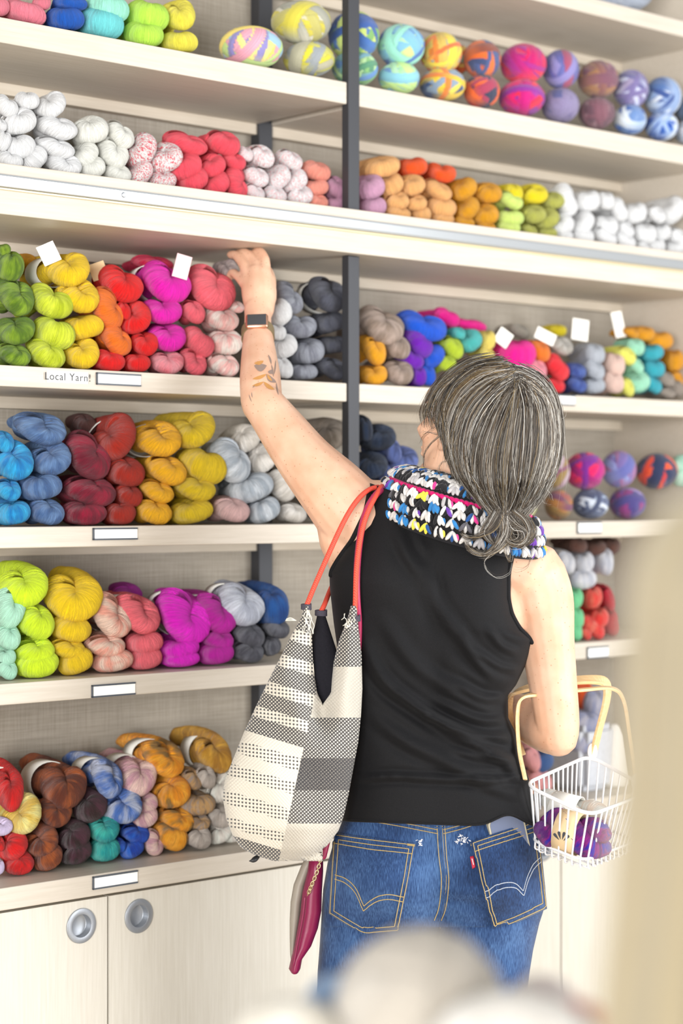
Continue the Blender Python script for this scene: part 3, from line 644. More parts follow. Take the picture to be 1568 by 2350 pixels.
# ------------------------------------------------------------------ yarn: wound balls
M_BALL = col_mat('wound_ball', .85, 75, .5, .25)
def ball_mesh(name, hexes, seed, cuts=22):
    rng = np.random.RandomState(seed)
    nu, nv = 110, 74
    th = np.linspace(0, 2 * math.pi, nu, endpoint=False); ph = np.linspace(0.02, math.pi - .02, nv)
    Pn = np.array([(math.sin(p) * math.cos(t), math.sin(p) * math.sin(t), math.cos(p)) for p in ph for t in th])
    colr = np.zeros((len(Pn), 3)); st = np.zeros(len(Pn)); hgt = np.zeros(len(Pn))
    cols = [np.array(lin(h)[:3]) for h in hexes]
    colr[:] = cols[0]; st[:] = Pn[:, 2]
    for k in range(cuts):
        n = rng.normal(size=3) * (1, .75, 1); n /= np.linalg.norm(n)
        off = rng.uniform(-.35, .35); hw = rng.uniform(.10, .30)
        e = np.abs(Pn @ n - off) / hw; m = e < 1
        c0, c1 = cols[rng.randint(len(cols))], cols[rng.randint(len(cols))]
        q = np.cross(n, [0.3, .5, .8]); q /= np.linalg.norm(q)
        f = np.clip(.5 + 1.1 * (Pn @ q), 0, 1)[:, None]
        cc = c0 * (1 - f) + c1 * f if k % 2 else np.repeat(c0[None], len(Pn), 0)
        colr[m] = cc[m]; st[m] = (Pn @ n)[m] + k * 3.1; hgt[m] = .012 * k / cuts + .03 * (1 - e[m] ** 2) + .018
    V = Pn * (1 + hgt)[:, None] * .5 * .95
    Fc = [(i * nu + j, i * nu + (j + 1) % nu, (i + 1) * nu + (j + 1) % nu, (i + 1) * nu + j) for i in range(nv - 1) for j in range(nu)]
    Fc.append(tuple(range(nu))); Fc.append(tuple((nv - 1) * nu + j for j in range(nu - 1, -1, -1)))
    me = bpy.data.meshes.new(name); me.from_pydata([tuple(x) for x in V], [], Fc); me.update()
    a = me.color_attributes.new('Col', 'FLOAT_COLOR', 'POINT'); a.data.foreach_set('color', np.c_[colr, np.ones(len(colr))].astype(np.float32).ravel())
    b = me.attributes.new('stripe', 'FLOAT', 'POINT'); b.data.foreach_set('value', st.astype(np.float32))
    me.polygons.foreach_set('use_smooth', [True] * len(me.polygons)); me.materials.append(M_BALL)
    return me
BN = [0]
def ball(crop, cx, cy, w, h, hexes, label, ztop, group, d=.03):
    ox, oy, sc_ = crop
    px, py = ox + cx / sc_, oy + cy / sc_
    p, a, s = on_shelf(px, py, d + .04); W_, H_ = w / sc_ / s, h / sc_ / s
    p.z = max(p.z, ztop + H_ / 2 * 1.0 + .001)
    BN[0] += 1
    o = bpy.data.objects.new('yarn_ball', ball_mesh('yarn_ball', hexes, 100 + BN[0] * 7)); COL.objects.link(o)
    o.location = p; o.scale = (W_, min(W_, .11), H_); o.rotation_euler = (0, random.uniform(-.3, .3) * 0, .35)
    tag(o, label, 'yarn ball', group); return o
g = 'wound yarn balls on the top shelf'
ball(A_, 1130, 215, 290, 190, ['F4DC6A', 'F2E58C', '9CC4DC', 'E7A2B4', 'BFD98A', 'F0C070', '8D86C0'], 'pastel yellow and rainbow yarn ball, leftmost ball on the top shelf', Z1, g, .02)
ball(A_, 1355, 100, 275, 190, ['B9B9A6', 'D8D4C4', 'A2A294', 'CFC44A', 'BDB66A'], 'grey and mustard yarn ball stacked on another left of the post', Z1, g, .02)
ball(A_, 1390, 267, 232, 158, ['A8A68A', 'C9C65A', 'D7CE3C', '9AA0A4', 'B8B49A'], 'lower olive and grey yarn ball left of the post', Z1, g, .02)
ball((0, 0, 1), 812, 82, 118, 112, ['3F62A8', '4E7CC0', '7FB06A', 'C8DC7A', '2C4A8A', 'D9E68C'], 'upper blue and green yarn ball partly behind the post', Z1, g, .045)
ball((0, 0, 1), 815, 157, 106, 82, ['5E9A78', '7CB0C0', '8AC07A', 'B6DCA0', '6C98D0'], 'lower green and blue yarn ball partly behind the post', Z1, g, .045)
ball(Bc, 280, 210, 218, 195, ['5C8CC4', '9ADCC8', 'BDE8C0', '7FB8D4', 'CDE890', '4F74B8'], 'aqua and blue yarn ball in the upper row, first right of the post', Z1, g)
ball(Bc, 270, 357, 190, 148, ['A6DCA4', '8CC8D8', 'C6E690', '6F9CD0', 'B4E0B8'], 'light green and blue yarn ball in the lower row, first right of the post', Z1, g)
ball(Bc, 555, 272, 80, 130, ['F0904A', '8CC8B8', 'F4D070', 'E86C3C'], 'orange and aqua yarn ball peeping from behind the orange ones', Z1, g, .09)
ball(Bc, 462, 242, 195, 185, ['E8863A', 'E8D04A', '4A5E8C', 'D4B45A', 'EC7040', '8FA09A'], 'orange, yellow and blue yarn ball in the upper row', Z1, g)
ball(Bc, 470, 387, 210, 155, ['E9C63C', '3F557E', 'E8843C', 'B8A0B8', 'F0D85A', '8A9CB0'], 'yellow, navy and orange yarn ball in the lower row', Z1, g)
ball(Bc, 650, 270, 172, 172, ['D9682E', '3E4C74', '4A5A88', 'E0743A', '8A4A3A'], 'orange and navy yarn ball in the upper row', Z1, g)
ball(Bc, 648, 417, 165, 155, ['A8405A', 'E8622E', '3A3F55', 'C84A40', 'EE6C34'], 'orange, red and black yarn ball in the lower row', Z1, g)
ball(Bc, 838, 292, 214, 182, ['D81A5C', 'B42078', 'E8304C', 'C01868', 'A82888'], 'crimson and magenta yarn ball in the upper row', Z1, g)
ball(Bc, 832, 447, 212, 168, ['C41878', '8E2C94', 'E02848', 'D81868', 'A03098'], 'magenta and purple yarn ball in the lower row', Z1, g)
ball(Bc, 1010, 317, 168, 178, ['5C5A9C', '7A5C94', '8A84BC', 'A0506C', '6468A8'], 'violet and blue yarn ball in the upper row', Z1, g)
ball(Bc, 1008, 482, 172, 160, ['66648E', '7C7098', '5C6090', '8A80A4'], 'slate purple yarn ball in the lower row', Z1, g)
ball(Bc, 1180, 362, 188, 170, ['8A5E58', '9C7050', '7A5060', 'A88468', '94607A'], 'brown and mauve yarn ball in the upper row', Z1, g)
ball(Bc, 1175, 517, 168, 145, ['7E5460', '8C6870', '6C4C58', '9C7880'], 'plum brown yarn ball in the lower row', Z1, g)
ball(Bc, 1330, 407, 162, 176, ['7A70A0', '8C88B4', 'C8CCE4', '6A6898', '9C90B0'], 'lavender and pale blue yarn ball in the upper row', Z1, g)
ball(Bc, 1325, 547, 152, 140, ['6C8CC0', 'C8D4E4', '3C64B0', 'A8BCD8', 'DCE4EC'], 'blue and white yarn ball in the lower row', Z1, g)
ball(Bc, 1475, 442, 172, 180, ['5070A8', 'B4C4DC', 'D4DCE8', '3C5490', '8CA4CC'], 'denim and white yarn ball in the upper row', Z1, g)
ball(Bc, 1470, 577, 152, 132, ['2C58B0', '1C4CA4', '9CB4DC', '4A78C4', 'D0DCEC'], 'royal blue yarn ball in the lower row near the right edge', Z1, g)
ball(Bc, 1555, 320, 125, 145, ['B0B4A0', '7C8484', 'D0D0BC', '94988C'], 'grey green yarn ball topmost at the right end', Z1, g, .10)
ball(Bc, 1575, 500, 90, 120, ['3C4858', '4C5C74', '2C3848'], 'dark slate yarn ball cut by the right photo edge', Z1, g)
ball(Bc, 1585, 605, 110, 110, ['A8B0BC', 'C8CCD4', '8490A0'], 'pale grey yarn ball below the dark slate one', Z1, g)
g = 'wound yarn balls right of the woman'
ball(Hc, 990, 320, 125, 160, ['9A8050', 'A88AA0', '7C6A44', 'C0A8B4', '8C5C74'], 'olive and mauve yarn ball just right of her hair, upper row', Z4, g)
ball(Hc, 1000, 475, 130, 140, ['8A6A3C', 'B07840', '7C4C64', '9C8C5C', 'A85C50'], 'brown, olive and orange yarn ball just right of her hair, lower row', Z4, g)
ball(Hc, 1120, 320, 185, 172, ['A01870', 'D81C64', '7C2890', 'E02858', 'B41C7C'], 'crimson and magenta yarn ball right of the woman', Z4, g)
ball(Hc, 1145, 470, 168, 140, ['5A6480', '6C7898', 'B8C8DC', '4C5470', 'D8E0EC'], 'slate blue and white yarn ball in the lower row right of the woman', Z4, g)
ball(Hc, 1275, 312, 160, 170, ['6468A8', '7C6CA8', '8C94C8', '5858A0', '9C6C98'], 'periwinkle and violet yarn ball right of the woman', Z4, g)
ball(Hc, 1315, 468, 168, 145, ['5C3488', '7848A0', '4C4480', 'A08CC0', '883C78'], 'purple yarn ball in the lower row right of the woman', Z4, g)
ball(Hc, 1448, 322, 190, 165, ['D8442C', '2C3454', 'E85830', '3C4468', 'C83838'], 'red orange and navy yarn ball near the right edge', Z4, g)
ball(Hc, 1560, 320, 110, 150, ['A8D4BC', 'B8DCC8', '98C8B0'], 'mint yarn ball at the right edge beside the red one', Z4, g)
ball(Hc, 855, 480, 90, 110, ['D8DC9C', 'E8E8B0', 'C8CC80'], 'pale yellow green yarn ball showing between her hair and cowl', Z4, g)
p, a, s = on_shelf(1421, -4, .08)
o = ball((0, 0, 1), 1415, -30, 190, 120, ['9EA6B4', 'B0B6C2', '8E96A6'], 'grey blue yarn ball at the very top edge, right', Z0, 'wound yarn balls on the uppermost shelf', .05)
# grey felt storage bin and white cone right, behind the basket
p, a, s = on_shelf(1335, 1790, .12)
bm = bmesh.new(); w, h = 120 / s, 150 / s
r4 = bmesh.ops.create_cube(bm, size=1)
for v in r4['verts']:
    k = 1.0 if v.co.z > 0 else .86
    v.co = Vector((v.co.x * w * k, v.co.y * .12 * k, v.co.z * h))
bmesh.ops.bevel(bm, geom=bm.edges[:], offset=.014, segments=4, affect='EDGES')
top = [f for f in bm.faces if f.normal.z > .95 and f.calc_area() > .002]
if top:
    q = bmesh.ops.inset_region(bm, faces=top, thickness=.008); bmesh.ops.translate(bm, verts=top[0].verts[:], vec=(0, 0, -h * .55))
o = obj('storage_bin', bm, plain('grey_felt', 'B9BBC0', .95, 0, .2, .18, 120, .4), smooth=False); o.location = (p.x, p.y, Z6 + h / 2 + .001); o.rotation_euler = (0, 0, TH)
tag(o, 'pale grey felt bin on the cabinet top behind the wire basket', 'bin')
p, a, s = on_shelf(1410, 1790, .10)
bm = bmesh.new(); lathe(bm, [(0, 0), (.034, 0), (.038, .004), (.036, .02), (.022, .115), (.014, .135), (.008, .14), (0, .14)], 32)
o = obj('yarn_cone', bm, plain('white_cone_yarn', 'E9E6E0', .9, 0, .2, .06, 200, .3), smooth=True); o.location = (p.x, p.y, Z6 + .001); tag(o, 'white cone of yarn beside the grey bin behind the basket', 'yarn cone')

# ------------------------------------------------------------------ the woman
def skin_mat():
    m, nt, N, L, b = new_mat('skin'); b.inputs['Roughness'].default_value = .5; b.inputs['Specular IOR Level'].default_value = .4
    b.inputs['Subsurface Weight'].default_value = .12; b.inputs['Subsurface Radius'].default_value = (1, .35, .2); b.inputs['Subsurface Scale'].default_value = .006
    tc = N.new('ShaderNodeTexCoord'); nz = N.new('ShaderNodeTexNoise'); nz.inputs['Scale'].default_value = 22; nz.inputs['Detail'].default_value = 5
    L.new(tc.outputs['Object'], nz.inputs['Vector'])
    rp = N.new('ShaderNodeValToRGB'); e = rp.color_ramp.elements
    e[0].position = .3; e[0].color = lin('D0A184'); e[1].position = .7; e[1].color = lin('DEB79C')
    L.new(nz.outputs['Fac'], rp.inputs['Fac'])
    vo = N.new('ShaderNodeTexVoronoi'); vo.inputs['Scale'].default_value = 110; L.new(tc.outputs['Object'], vo.inputs['Vector'])
    lt = N.new('ShaderNodeMapRange'); lt.inputs['From Min'].default_value = .06; lt.inputs['From Max'].default_value = .16; L.new(vo.outputs['Distance'], lt.inputs['Value'])
    mx = N.new('ShaderNodeMix'); mx.data_type = 'RGBA'; mx.inputs['A'].default_value = lin('B57F60'); L.new(lt.outputs['Result'], mx.inputs['Factor']); L.new(rp.outputs['Color'], mx.inputs['B'])
    L.new(mx.outputs['Result'], b.inputs['Base Color'])
    bp = N.new('ShaderNodeBump'); bp.inputs['Strength'].default_value = .12; bp.inputs['Distance'].default_value = .002
    L.new(nz.outputs['Fac'], bp.inputs['Height']); L.new(bp.outputs['Normal'], b.inputs['Normal'])
    return m
M_SKIN = skin_mat()
body = MB()
def limb(pts, k=18, n=24, flat=1.0):
    """pts: (px, py, Y, radius in m)"""
    A = catmull([(*W(p[0], p[1], p[2]), p[3]) for p in pts], n)
    body.tube(A[:, :3], A[:, 3], k, flat=flat)
def ell(c, r, R=None, k=24):
    V = []; Fc = []
    m = 16
    for i in range(m + 1):
        p = math.pi * i / m
        p = min(max(p, .03), math.pi - .03)
        for j in range(k):
            t = 2 * math.pi * j / k; V.append((r[0] * math.sin(p) * math.cos(t), r[1] * math.sin(p) * math.sin(t), r[2] * math.cos(p)))
    for i in range(m):
        for j in range(k): Fc.append((i * k + j, i * k + (j + 1) % k, (i + 1) * k + (j + 1) % k, (i + 1) * k + j))
    Fc.append(tuple(range(k))); Fc.append(tuple(m * k + j for j in range(k - 1, -1, -1)))
    V = np.array(V)
    if R is not None: V = V @ np.array(R.to_3x3()).T
    body.add(V + np.array(c), Fc)
# torso (under the clothes)
for (px, py, Y, rx, ry, rz) in ((1000, 1270, 3.43, .100, .060, .09), (985, 1390, 3.425, .112, .080, .12), (980, 1530, 3.425, .105, .075, .13),
                                (990, 1700, 3.425, .110, .075, .13), (1000, 1900, 3.435, .115, .070, .14), (1000, 2030, 3.435, .12, .065, .09)):
    ell(W(px, py, Y), (rx, ry, rz))
# back of the shoulders
limb([(1020, 1120, 3.43, .058), (1030, 1190, 3.43, .058), (1040, 1260, 3.425, .062)])                       # neck
limb([(1040, 1215, 3.425, .058), (1140, 1275, 3.425, .056), (1215, 1322, 3.42, .060)])                        # right trapezius
limb([(1035, 1210, 3.425, .058), (930, 1185, 3.42, .060), (840, 1180, 3.42, .060)])                          # left trapezius
limb([(1140, 1360, 3.425, .058), (1145, 1430, 3.425, .058), (1090, 1540, 3.43, .056)])                       # right flank
limb([(850, 1265, 3.42, .066), (850, 1340, 3.425, .060), (880, 1480, 3.425, .056)])                          # left flank
limb([(1195, 1330, 3.425, .054), (1190, 1420, 3.43, .050)])
# right arm with bent elbow
limb([(1225, 1318, 3.42, .056), (1243, 1380, 3.42, .056), (1256, 1470, 3.418, .0475), (1268, 1560, 3.412, .0425), (1279, 1650, 3.405, .0385), (1281, 1688, 3.405, .036)], n=30)
limb([(1278, 1686, 3.405, .036), (1262, 1677, 3.43, .040), (1222, 1655, 3.50, .041), (1180, 1636, 3.57, .036), (1140, 1620, 3.64, .027), (1118, 1612, 3.68, .025)], n=28)
limb([(1118, 1612, 3.68, .026), (1095, 1606, 3.72, .034), (1075, 1604, 3.755, .032)], flat=.6)
for k, (dy, dl) in enumerate(((-26, 0), (-9, 8), (9, 6), (25, -4))):
    limb([(1078, 1606 + dy, 3.75, .0085), (1052 - dl, 1606 + dy, 3.785, .0085), (1040 - dl, 1618 + dy, 3.80, .008), (1046 - dl, 1632 + dy, 3.79, .0075)], 10, 12)
limb([(1105, 1580, 3.71, .011), (1085, 1558, 3.735, .010), (1062, 1552, 3.755, .0085)], 10, 12)
# left arm reaching up
limb([(850, 1205, 3.415, .066), (812, 1180, 3.415, .066), (765, 1127, 3.42, .0600), (706, 1062, 3.445, .0505), (655, 995, 3.475, .0440), (614, 940, 3.50, .0385), (600, 922, 3.512, .0375)], n=34)
limb([(790, 1225, 3.42, .047), (815, 1275, 3.42, .050), (855, 1350, 3.42, .055)])
limb([(602, 928, 3.512, .037), (599, 900, 3.53, .0375), (597, 860, 3.565, .0365), (594, 805, 3.615, .0310), (592, 757, 3.660, .0262), (592, 728, 3.685, .0250), (592, 708, 3.70, .026)], n=34)
# left hand: back of the palm to us
Hn = lambda x, y, Y, r: (500 + x / 3.136, 540 + y / 3.136, Y, r)
limb([Hn(300, 540, 3.70, .025), Hn(265, 440, 3.715, .024), Hn(225, 320, 3.735, .0165)], 14, 14)
limb([Hn(300, 540, 3.70, .025), Hn(290, 420, 3.715, .026), Hn(270, 275, 3.735, .0175)], 14, 14)
limb([Hn(310, 540, 3.70, .025), Hn(320, 420, 3.715, .025), Hn(325, 275, 3.735, .0175)], 14, 14)
limb([Hn(315, 520, 3.70, .023), Hn(345, 430, 3.72, .021), Hn(360, 330, 3.735, .015)], 14, 14)
limb([Hn(200, 345, 3.732, .0125), Hn(150, 300, 3.752, .0092), Hn(108, 270, 3.772, .0085), Hn(82, 305, 3.785, .0078)], 10, 16)
limb([Hn(225, 285, 3.735, .0125), Hn(180, 205, 3.752, .0098), Hn(130, 145, 3.775, .0090), Hn(92, 140, 3.79, .0080)], 10, 16)
limb([Hn(275, 255, 3.735, .0125), Hn(262, 195, 3.752, .0102), Hn(205, 130, 3.775, .0094), Hn(150, 128, 3.795, .0082)], 10, 16)
limb([Hn(335, 265, 3.735, .0125), Hn(338, 180, 3.748, .0102), Hn(302, 118, 3.768, .0094), Hn(262, 125, 3.79, .0082)], 10, 16)
limb([Hn(360, 420, 3.725, .0150), Hn(380, 340, 3.752, .0115), Hn(362, 262, 3.785, .0100), Hn(320, 225, 3.805, .0085)], 10, 16)
# head: built facing +y, then turned to the left and up
HC = W(1092, 985, 3.425)
RH = Matrix.Rotation(math.radians(47), 4, 'Z') @ Matrix.Rotation(math.radians(14), 4, 'X') @ Matrix.Rotation(math.radians(4), 4, 'Y')
def hp(x, y, z): return HC + (RH @ Vector((x, y, z)))
def he(x, y, z, rx, ry, rz, rot=None): ell(hp(x, y, z), (rx, ry, rz), RH if rot is None else RH @ rot)
he(0, -.012, .03, .074, .094, .088); he(0, .03, -.035, .060, .063, .075); he(0, .068, -.092, .026, .022, .020)
he(0, .075, .035, .055, .022, .035); he(0, .088, .024, .042, .010, .008)
for s in (-1, 1):
    he(s * .036, .060, -.022, .024, .026, .024); he(s * .048, .012, -.072, .014, .040, .020)
    he(s * .076, -.002, -.012, .0075, .019, .031, Matrix.Rotation(s * -.25, 4, 'Z')); he(s * .079, -.010, .000, .006, .010, .018)
    he(s * .073, .006, -.037, .006, .008, .010); he(s * .011, .100, -.033, .009, .010, .008)
A_n = np.array([(*hp(0, .096, .012), .008), (*hp(0, .106, -.008), .0085), (*hp(0, .117, -.027), .0105), (*hp(0, .108, -.036), .009)])
body.tube(A_n[:, :3], A_n[:, 3], 10)
he(0, .091, -.055, .022, .010, .0055); he(0, .089, -.066, .020, .011, .0065)
limb([(1055, 1060, 3.425, .056), (1035, 1130, 3.43, .057), (1035, 1200, 3.43, .062)])
# legs inside the jeans down to the feet
def Lg(x, z): return Vector((x, 3.43, z))
for sx in (-1, 1):
    A_l = np.array([(.155 + sx * .085, 3.43, .78, .060), (.155 + sx * .09, 3.43, .50, .060), (.155 + sx * .095, 3.44, .30, .050), (.155 + sx * .10, 3.45, .10, .036), (.155 + sx * .10, 3.45, .06, .036)])
    Q = catmull(A_l, 24); body.tube(Q[:, :3], Q[:, 3], 18)
    A_l = np.array([(.155 + sx * .10, 3.43, .055, .036), (.155 + sx * .105, 3.50, .045, .034), (.155 + sx * .11, 3.58, .033, .026)])
    Q = catmull(A_l, 12); body.tube(Q[:, :3], Q[:, 3], 14)
person = body.build('person', M_SKIN)
md = person.modifiers.new('r', 'REMESH'); md.mode = 'VOXEL'; md.voxel_size = .0029; md.use_smooth_shade = True
ms = person.modifiers.new('s', 'SMOOTH'); ms.factor = .5; ms.iterations = 5
bpy.context.view_layer.update()
dg = bpy.context.evaluated_depsgraph_get()
me = bpy.data.meshes.new_from_object(person.evaluated_get(dg)); me.name = 'person'
person.modifiers.clear(); person.data = me
if not me.materials: me.materials.append(M_SKIN)
me.polygons.foreach_set('use_smooth', [True] * len(me.polygons))
tag(person, 'person seen from behind in black tank top and jeans reaching up to the yarn shelf', 'person')
def bvh_of(o):
    me = o.data; return BVHTree.FromPolygons([v.co.copy() for v in me.vertices], [tuple(p.vertices) for p in me.polygons])
BV = {'body': bvh_of(person)}
EYE = Vector((0, 0, CAMZ))
def surf(px, py, off=.001, keys=('body',), default=3.45):
    """point on the nearest of the given surfaces behind a photo position, lifted off along its normal"""
    d = (W(px, py, 1.0) - EYE).normalized(); best = None
    for k in keys:
        h = BV[k].ray_cast(EYE, d)
        if h[0] is not None and (best is None or h[3] < best[3]): best = h
    if best is None: return W(px, py, default)
    n = best[1]
    if n.dot(d) > 0: n = -n
    return best[0] + n * off
for s in (-1, 1):
    mb = MB(); V = []
    body2 = body; body = mb; ell(hp(s * .029, .0745, .006), (.012, .012, .012)); body = body2
    e_ = mb.build('eye', plain('eye_white', 'EDEAE6', .2), person)
# tattoo of leaves and stems on the forearm, lying on the skin
M_TAT = plain('tattoo_ink', '8E7A70', .6, 0, .3, .12, 200); M_TATO = plain('tattoo_ochre', 'C08A4E', .6, 0, .3, .12, 200)
mb = MB()
def leaf(x0, y0, x1, y1, wid, mi, n=8):
    L_, R_ = [], []
    for i in range(n + 1):
        t = i / n; q = 1.5 * wid * math.sin(math.pi * t) ** .8 + .25
        dx, dy = x1 - x0, y1 - y0; l = math.hypot(dx, dy) + 1e-6; nx, ny = -dy / l, dx / l
        bx = wid * .8 * math.sin(math.pi * t)
        L_.append(surf(*Hn(x0 + dx * t + nx * (q + bx), y0 + dy * t + ny * (q + bx), 0, 0)[:2], .0006)); R_.append(surf(*Hn(x0 + dx * t + nx * (bx - q), y0 + dy * t + ny * (bx - q), 0, 0)[:2], .0006))
    mb.add([tuple(v) for v in L_ + R_], [(i, i + 1, n + 2 + i, n + 1 + i) for i in range(n)], mi)
for a in ((262, 940, 352, 940, 18, 0), (262, 922, 330, 905, 9, 1), (250, 1035, 350, 1000, 8, 1), (350, 1000, 420, 1060, 12, 0), (360, 985, 400, 970, 10, 0), (248, 1085, 330, 1055, 7, 1), (330, 1055, 408, 1112, 9, 1),
          (300, 1060, 250, 1098, 3, 0), (400, 1020, 385, 930, 3, 0), (385, 930, 362, 860, 4, 0), (405, 1000, 415, 900, 3, 0), (245, 1130, 250, 1170, 2, 0), (420, 1060, 436, 1150, 3, 0), (225, 1145, 245, 1200, 2, 0), (355, 1000, 390, 1050, 6, 1)):
    leaf(*a)
t_ = mb.build('tattoo', [M_TAT, M_TATO], person)

# ---- jeans
JL = [(1845, 800), (1880, 788), (1920, 770), (1980, 752), (2040, 742), (2080, 739), (2120, 737), (2180, 733), (2230, 729), (2300, 726)]
JR = [(1845, 1226), (1880, 1232), (1920, 1238), (1980, 1246), (2040, 1252), (2080, 1251), (2120, 1238), (2180, 1224), (2230, 1216), (2300, 1210)]
def itp(tab, y): return float(np.interp(y, [t[0] for t in tab], [t[1] for t in tab]))
YJ = 3.43
def bump2(px, py, cx, cy, sx, sy): return math.exp(-((px - cx) / sx) ** 2 - ((py - cy) / sy) ** 2)
def jeans_back(px, py):
    l, r = itp(JL, py) - 1, itp(JR, py) + 1
    s = max(-1, min(1, (px - l) / (r - l) * 2 - 1))
    T = np.interp(py, [1845, 1900, 2000, 2080, 2120], [.098, .104, .108, .105, .10])
    y = YJ - T * (1 - abs(s) ** 2.5) ** (1 / 2.5)
    y -= .030 * bump2(px, py, 882, 2035, 95, 75) + .030 * bump2(px, py, 1140, 2030, 90, 78)
    cr = np.interp(py, [1880, 1960, 2060, 2120], [0, .004, .018, .026])
    y += cr * math.exp(-((px - (1010 + (py - 1900) * .03)) / 30) ** 2)
    y += .0022 * math.sin(px * .045 + py * .03) * bump2(px, py, 1020, 2080, 200, 60)
    y += .006 * bump2(px, py, 1075, 2075 + (px - 1075) * .25, 60, 14) - .004 * bump2(px, py, 1075, 2050, 60, 16)
    return y
mb = MB()
rows = np.linspace(1845, 2128, 60); k = 64; V = []
for py in rows:
    l, r = itp(JL, py), itp(JR, py)
    for j in range(k):
        t = 2 * math.pi * j / k; s = math.cos(t); px = l + (r - l) * (s + 1) / 2
        T = .105
        if math.sin(t) < 0: Y = jeans_back(px, py)
        else: Y = YJ + T * abs(math.sin(t)) ** .8
        # keep the true size across the depth
        V.append(tuple(W(px, py, Y)))
n = len(rows)
Fj = [(i * k + j, i * k + (j + 1) % k, (i + 1) * k + (j + 1) % k, (i + 1) * k + j) for i in range(n - 1) for j in range(k)]
Fj.append(tuple((n - 1) * k + j for j in range(k - 1, -1, -1)))
mb.add(V, Fj)
for (lt, rt, cxs) in (([(2060, 741), (2120, 737), (2180, 733), (2230, 729), (2300, 728)], [(2060, 1035), (2120, 1022), (2180, 1004), (2230, 992), (2300, 985)], -1),
                      ([(2060, 985), (2120, 1000), (2180, 1014), (2230, 1022), (2300, 1028)], [(2060, 1250), (2120, 1238), (2180, 1224), (2230, 1216), (2300, 1208)], 1)):
    V = []; rr = list(np.linspace(2050, 2300, 28)) + list(np.linspace(2380, 3020, 24))
    for py in rr:
        if py <= 2300: l, r = itp(lt, py), itp(rt, py)
        else:
            f = (py - 2300) / 720; c0 = (itp(lt, 2300) + itp(rt, 2300)) / 2; h0 = (itp(rt, 2300) - itp(lt, 2300)) / 2
            c = c0 * (1 - f) + (990 + cxs * 135) * f; hh = h0 * (1 - f) + 95 * f; l, r = c - hh, c + hh
        T = np.interp(py, [2075, 2130, 2300, 3020], [.085, .096, .092, .078])
        for j in range(k):
            t = 2 * math.pi * j / k; px = l + (r - l) * (math.cos(t) + 1) / 2; s = math.sin(t)
            wr = .003 * math.sin(py * .05 + px * .02 + cxs) * (1 if py < 2300 else 1.6)
            V.append(tuple(W(px, py, YJ + np.sign(s) * T * abs(s) ** .85 + wr)))
    n = len(rr)
    mb.add(V, [(i * k + j, i * k + (j + 1) % k, (i + 1) * k + (j + 1) % k, (i + 1) * k + j) for i in range(n - 1) for j in range(k)])
def denim():
    m, nt, N, L, b = new_mat('denim'); b.inputs['Roughness'].default_value = .85; b.inputs['Specular IOR Level'].default_value = .2; b.inputs['Sheen Weight'].default_value = .15
    tc = N.new('ShaderNodeTexCoord')
    def nz(scale, map_=(1, 1, 1), det=4):
        mp = N.new('ShaderNodeMapping'); mp.inputs['Scale'].default_value = map_; z = N.new('ShaderNodeTexNoise'); z.inputs['Scale'].default_value = scale; z.inputs['Detail'].default_value = det
        L.new(tc.outputs['Object'], mp.inputs['Vector']); L.new(mp.outputs['Vector'], z.inputs['Vector']); return z
    a = nz(1, (900, 300, 90), 3); c = nz(9); 
    ad = N.new('ShaderNodeMath'); ad.operation = 'MULTIPLY_ADD'; ad.inputs[1].default_value = .55; L.new(a.outputs['Fac'], ad.inputs[0])
    m2 = N.new('ShaderNodeMath'); m2.operation = 'MULTIPLY'; m2.inputs[1].default_value = .6; L.new(c.outputs['Fac'], m2.inputs[0]); L.new(m2.outputs[0], ad.inputs[2])
    rp = N.new('ShaderNodeValToRGB'); e = rp.color_ramp.elements; e[0].position = .38; e[0].color = lin('14233F'); e[1].position = .78; e[1].color = lin('4C6C98')
    x = e.new(.56); x.color = lin('263F68')
    L.new(ad.outputs[0], rp.inputs['Fac']); L.new(rp.outputs['Color'], b.inputs['Base Color'])
    bp = N.new('ShaderNodeBump'); bp.inputs['Strength'].default_value = .25; bp.inputs['Distance'].default_value = .001
    L.new(a.outputs['Fac'], bp.inputs['Height']); L.new(bp.outputs['Normal'], b.inputs['Normal'])
    return m
M_DEN = denim()
M_THREAD = plain('tan_thread', 'C2A66A', .7); M_THREADW = plain('pale_thread', 'B8BFCB', .8); M_RED = plain('red_tab', 'B81F3A', .6); M_WHITE = plain('white_thread', 'F0EEF0', .7)
jeans = mb.build('jeans', M_DEN, person); jeans['label'] = 'worn blue denim jeans'
BV['jeans'] = bvh_of(jeans)
def jq(px, py, off): return surf(px, py, off, ('jeans',), YJ - .08)
def patch(name, outline_fn, nu, nv, off, mats, parent):
    """cloth patch with real thickness lying on the jeans"""
    V = []
    for i in range(nu + 1):
        for j in range(nv + 1):
            V.append(jq(*outline_fn(i / nu, j / nv), off))
    n0 = len(V); V2 = []
    for i in range(nu + 1):
        for j in range(nv + 1): V2.append(jq(*outline_fn(i / nu, j / nv), -.001))
    idx = lambda i, j: i * (nv + 1) + j
    Fc = [(idx(i, j), idx(i + 1, j), idx(i + 1, j + 1), idx(i, j + 1)) for i in range(nu) for j in range(nv)]
    ring = [idx(i, 0) for i in range(nu + 1)] + [idx(nu, j) for j in range(1, nv + 1)] + [idx(i, nv) for i in range(nu - 1, -1, -1)] + [idx(0, j) for j in range(nv - 1, 0, -1)]
    for a, b in zip(ring, ring[1:] + ring[:1]): Fc.append((a, b, b + n0, a + n0))
    mb = MB(); mb.add([tuple(v) for v in V + V2], Fc); return mb
